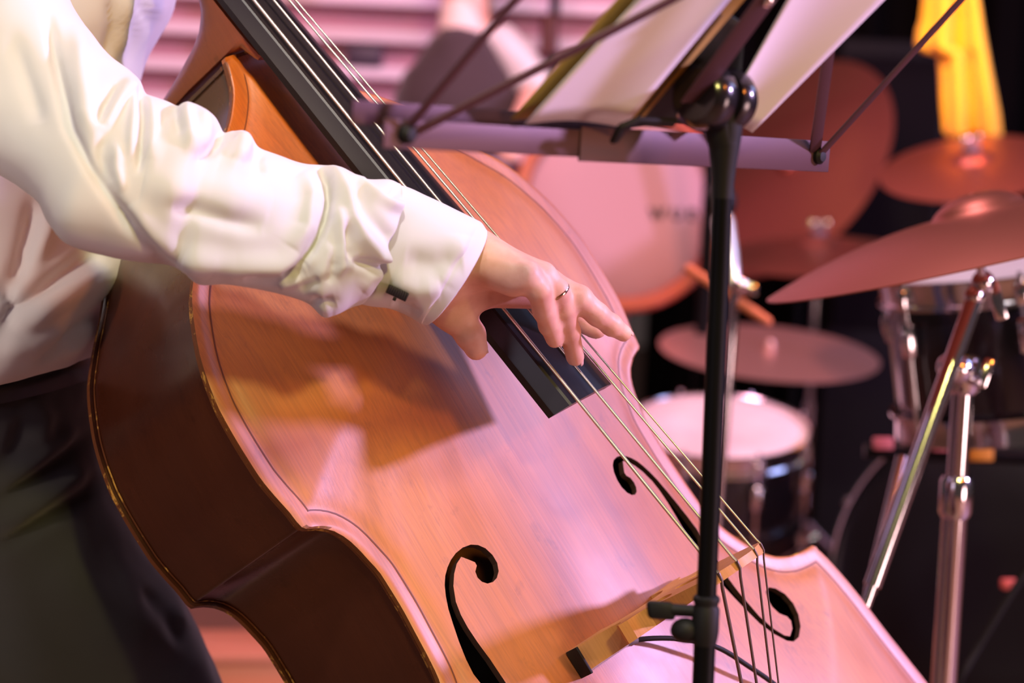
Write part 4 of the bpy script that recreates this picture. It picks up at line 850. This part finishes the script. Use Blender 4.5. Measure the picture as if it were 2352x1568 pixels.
# slanting rod held by the same clamp
stk = MB(); s0, s1 = W(1575, 612, 3.54), W(1775, 745, 3.48); sa_ = (s1 - s0) / np.linalg.norm(s1 - s0); Ls = np.linalg.norm(s1 - s0)
stk.lathe(s0, sa_, [(0, 0), (.006, .001), (.0075, .006), (.0075, Ls * .8), (.006, Ls - .006), (0, Ls)], 20)
stk.build('boom_rod', mat('orange_rod', (.62, .17, .07), .5), msd)['label'] = 'orange-brown slanting rod'
# stand rods that carry the cymbals
for (px_, py_, d_, bx_, lb) in ((1880, 592, 5.01, 1866, 'chrome stand rising under the flat rosy-belled cymbal'), (2192, 440, 4.39, 2185, 'chrome stand under the dim dark red cymbal')):
    a_ = W(px_, py_, d_) ; r0 = np.array([a_[0] - .0, a_[1], 0]); st_ = empty('cymbal_stand', r0, lb, 'stand')
    MB().tube([r0 + UPW * .18, a_], .0060, 12).build('rod', M_chrome, st_); MB().tube([r0 + UPW * .03, r0 + UPW * (a_[2] * .62)], .0110, 14).build('tube', M_chrome, st_)
    MB().lathe(a_ - UPW * .035, UPW, [(0, 0), (.011, 0), (.016, .006), (.016, .022), (.011, .028), (0, .028)], 18).build('cup', M_chrome, st_)
    for an in (.3, 2.4, 4.5): MB().tube([r0 + UPW * .25, r0 + np.array([math.cos(an), math.sin(an), 0]) * .26 + UPW * .012], .008, 10).build('leg', M_chrome, st_)
# big cymbal's and pale cymbal's stands, mostly hidden
for (px_, py_, d_, lb) in ((1850, 395, 5.60, 'stand carrying the large tilted red-lit cymbal'), (1762, 818, 4.63, 'stand under the pale pink cymbal')):
    a_ = W(px_, py_, d_); r0 = np.array([a_[0], a_[1], 0]); st_ = empty('cymbal_stand', r0, lb, 'stand')
    MB().tube([r0 + UPW * .03, a_], .0090, 12).build('tube', M_black, st_)
    for an in (.9, 3.0, 5.1): MB().tube([r0 + UPW * .25, r0 + np.array([math.cos(an), math.sin(an), 0]) * .13 + UPW * .012], .008, 10).build('leg', M_black, st_)
# rail with small red and orange clamps behind the boom stand
rl = empty('clamp_rail', W(2090, 1020, 3.30), 'dark rail with small red and orange clamps behind the boom stand', 'rail')
MB().tube([W(1985, 1035, 3.3), W(2380, 1052, 3.3)], .010, 14).build('bar', M_black, rl)
for px_, py_, hw, hh, c_ in ((2028, 1018, .013, .008, (.62, .16, .15)), (2158, 1022, .010, .008, (.62, .16, .15)), (2252, 1036, .016, .013, (.75, .30, .02))):
    MB().box(W(px_, py_, 3.28), (XR, YD, fwd), (hw, hh, .010), .002).build('clamp', mat('clamp_colour', c_, .5), rl)
MB().tube([W(2380, 1052, 3.3), W(2380, 1500, 3.3)], .010, 10).build('upright', M_black, rl)
lamp_r = MB().box(W(2318, 1341, 3.35), (XR, YD, fwd), (.011, .007, .01), .003).build('red_marker', mat('red_marker', (.75, .14, .11), .5)); tag(lamp_r, 'small red marker low at the right edge in front of the bass drum', 'marker')
lamp_r.parent = rl; 
for k_ in ('label', 'category'): del lamp_r[k_]
lamp_r.matrix_parent_inverse = Matrix.Translation(-Vector(ROOTM[rl.name][:3, 3]))
cbl = MB().tube(catmull([W(2380, 1280, 3.1), W(2330, 1350, 3.1), W(2250, 1480, 3.1), W(2195, 1580, 3.1), W(2150, 1700, 3.2)], 6), .005, 8).build('cable', M_blackrub); tag(cbl, 'thin dark cable slanting past the foot of the boom stand', 'cable')
# dark loudspeaker in the background
M_spk = mat('speaker_black', (.007, .005, .006), .7, spec=.2)
sc0 = W(2050, 330, 5.6); spk = empty('loudspeaker', (sc0[0], sc0[1] + .2, 0), 'tall dark loudspeaker behind the cymbals, left of the yellow cloth', 'loudspeaker')
MB().box((sc0[0], sc0[1] + .2, (sc0[2] + .24) / 2 + .005), ((1, 0, 0), (0, 1, 0), (0, 0, 1)), (.125, .16, (sc0[2] + .23) / 2), .008).build('cabinet', M_spk, spk)
MB().box((sc0[0], sc0[1] + .034, sc0[2] - .12), ((1, 0, 0), (0, 1, 0), (0, 0, 1)), (.112, .006, .32), .004).build('grille', mat('speaker_grille', (.006, .004, .005), .85, spec=.1), spk)
# yellow cloth
yc = mat('yellow_cloth', (.95, .45, .018), .85, sheen=.2); yv = []; yf = []; NYr, NXc = 44, 26
for i in range(NYr):
    q = i / (NYr - 1); py = -160 + 470 * q
    l_ = np.interp(py, [-160, 55, 62, 112, 116, 180, 300, 312], [2120, 2118, 2112, 2106, 2160, 2164, 2166, 2172]); rr_ = np.interp(py, [-160, 0, 60, 160, 260, 310], [2232, 2243, 2252, 2270, 2290, 2297])
    for k in range(NXc):
        s = k / (NXc - 1); px_ = l_ + (rr_ - l_) * s; yv.append(W(px_, py + 6 * math.sin(s * 9) * (q > .95), 4.62 + .022 * math.sin(s * 11 + q * 2) + .010 * math.sin(s * 23 + q * 5)))
yf = [[i * NXc + k, i * NXc + k + 1, (i + 1) * NXc + k + 1, (i + 1) * NXc + k] for i in range(NYr - 1) for k in range(NXc - 1)]
yo = mk('yellow_cloth', yv, yf, yc, None, angle=None); solid(yo, .006); tag(yo, 'bright yellow cloth hanging above the dim red cymbal', 'cloth')
hr = W(2200, -165, 4.62); rail = empty('cloth_rail', hr, 'black overhead rail from which the yellow cloth hangs', 'rail'); MB().tube([hr - XR * .5, hr + XR * 1.2], .015, 12).build('bar', M_black, rail)
for s_ in (-.45, 1.1): MB().tube([hr + XR * s_, np.array([(hr + XR * s_)[0], (hr + XR * s_)[1], 0])], .015, 12).build('upright', M_black, rail)

# ------------------------------------------------------------------ seated musician in the background
seat_p = W(1075, 520, 5.0)
br = np.array([seat_p[0], seat_p[1], 0.0])
def Bm_(px, py, d): return cm(px, py, d)
b_sh = [Bm_(1040, 112, 4.98), Bm_(1128, 112, 5.02)]; b_nk = Bm_(1068, 20, 5.0); b_hip = Bm_(1085, 480, 5.0); b_el = Bm_(1240, 212, 4.93); b_ha = Bm_(1170, 350, 4.72); b_el2 = Bm_(985, 290, 4.95)
def bmus(p):
    d = cone_sdf(p, (b_sh[0] + b_sh[1]) / 2 + np.array([0, .05, 0]), b_hip, .072, .105)
    for a, b, ra, rb, k in [(b_sh[0], b_sh[1], .046, .046, .02), (b_sh[1], b_el, .040, .036, .02), (b_el, b_ha, .036, .028, .02), (b_sh[0], b_el2, .040, .036, .02), (b_el2, Bm_(1030, 400, 4.75), .036, .028, .02), ((b_sh[0] + b_sh[1]) / 2, b_nk, .046, .046, .02), (b_nk, b_nk + np.array([.01, -.10, -.01]), .046, .052, .02), (b_hip, Bm_(1075, 500, 4.62), .095, .065, .04), (b_hip, Bm_(960, 510, 4.62), .095, .065, .04)]: d = smin(d, cone_sdf(p, a, b, ra, rb), k)
    d = smin(d, np.linalg.norm((p - (b_nk + np.array([.015, -.20, -.01]))) / (1, 1.25, 1.05), axis=1) - .088, .03)
    for kx in (1075, 940):
        kn_ = Bm_(kx, 500, 4.62); ftk = down_to(kn_, .06); d = smin(d, cone_sdf(p, kn_, ftk, .058, .04), .02); d = smin(d, cone_sdf(p, ftk, ftk + np.array([0.02, .01, -.16]), .04, .028), .02)
    return d
lo_ = np.array([-.42, -.98, 4.3]); hi_ = np.array([.30, 1.2, 5.25]); v_, f_ = surface_nets(bmus, lo_, hi_, .016)
me = bpy.data.meshes.new('person'); me.from_pydata((tf(CAM, v_) - br).tolist(), [], f_); me.update(); per2 = link('person', me, M_skin); per2.location = Vector(br); m_ = np.eye(4); m_[:3, 3] = br; ROOTM[per2.name] = m_
tag(per2, 'seated background musician in dark waistcoat and white shirt against the rose slats', 'person')
M_vest = mat('dark_waistcoat', (.040, .024, .024), .85, sheen=.2)
loft('waistcoat', [(1105, 70, 1012, 62, 5.0, 5.0, .055), (1140, 100, 990, 88, 5.0, 5.0, .085), (1180, 145, 955, 135, 5.0, 5.0, .10), (1215, 195, 922, 185, 5.0, 5.0, .115), (1228, 270, 900, 240, 5.0, 5.0, .125), (1232, 380, 905, 340, 5.0, 5.0, .13), (1240, 520, 930, 500, 5.0, 5.0, .14)], M_vest, per2, 7, 60, (), .0, .004)
sh2 = loft('shirt_collar', [(1112, 4, 1014, 6, 5.0, 5.0, .050), (1114, 30, 1010, 34, 5.0, 5.0, .054), (1116, 56, 1006, 60, 5.0, 5.0, .060), (1122, 84, 1004, 84, 5.0, 5.0, .066)], mat('cream_cotton', (.80, .66, .56), .85), per2, 6, 40)
loft('sleeve', [(1112, 62, 1110, 130, 5.0, 5.0, .045), (1172, 62, 1130, 150, 4.98, 4.98, .055), (1228, 118, 1172, 200, 4.95, 4.95, .055), (1272, 190, 1205, 240, 4.92, 4.92, .050), (1265, 300, 1195, 285, 4.82, 4.82, .044), (1200, 380, 1150, 320, 4.74, 4.74, .036)], M_shirt, per2, 6, 40, (), 0, .004)
M_gtr = mat('grey_violet_trousers', (.12, .10, .14), .9)
for kx, ln in ((1075, 1), (940, 0)):
    a, b = b_hip, Bm_(kx, 500, 4.62); ft_ = down_to(b, .10); MB().tube(catmull([a, a * .5 + b * .5 + np.array([0, -.01, 0]), b, b * .6 + ft_ * .4, ft_], 5), [.12] * 5 + [.105] * 5 + [.085] * 5 + [.072] * 5 + [.066], 24).build('trouser_leg', M_gtr, per2, CAM)
hb = MB(); hc_ = b_nk + np.array([.015, -.215, .012]); hb.ball(hc_, (.096, .118, .10), ((1, 0, 0), (0, 1, 0), (0, 0, 1)), 20); hb.build('hair', mat('dark_hair', (.02, .012, .01), .6), per2, CAM)
# stool under the musician
so = empty('stool', br, 'black stool under the seated background musician', 'stool'); sz = tf(CAM, b_hip + np.array([0, .15, 0]))[0]
MB().lathe((br[0], sz[1], sz[2] - .03), UPW, [(0, -.03), (.16, -.03), (.17, -.01), (.165, .01), (0, .015)], 32).build('seat', M_blackrub, so)
for an in (.7, 2.3, 3.9, 5.5): MB().tube([(br[0] + .09 * math.cos(an), sz[1] + .09 * math.sin(an), sz[2] - .05), (br[0] + .18 * math.cos(an), sz[1] + .18 * math.sin(an), .0)], .011, 10).build('leg', M_black, so)
# dark thin stand beside the musician
tn = W(1262, 70, 5.22); tr = empty('microphone_stand', (tn[0], tn[1], 0), 'thin dark upright stand beside the seated musician', 'stand')
MB().tube([(tn[0], tn[1], .0), (tn[0] + .01, tn[1], tn[2] + .20)], .011, 12).build('rod', M_black, tr); MB().lathe((tn[0], tn[1], 0), UPW, [(0, 0), (.13, 0), (.13, .012), (.02, .02), (0, .02)], 28).build('base', M_black, tr); MB().tube([tn - UPW * .05, tn + UPW * .035], .020, 14).build('clip', mat('brown_clip', (.10, .03, .02), .5), tr)
# wooden crate seen low between the leg and the bass
cc_ = W(545, 1560, 4.35); cr2 = empty('wooden_crate', (cc_[0], cc_[1], 0), 'orange-brown wooden crate on the floor between trouser leg and bass', 'crate'); M_cr = mat('crate_wood', (.50, .19, .08), .55)
MB().box((cc_[0], cc_[1], .055), ((1, .2, 0), (-.2, 1, 0), (0, 0, 1)), (.11, .09, .050), .004).build('body', M_cr, cr2)
MB().box((cc_[0], cc_[1], .110), ((1, .2, 0), (-.2, 1, 0), (0, 0, 1)), (.118, .098, .007), .003).build('lid', mat('crate_lid', (.42, .17, .09), .5), cr2)
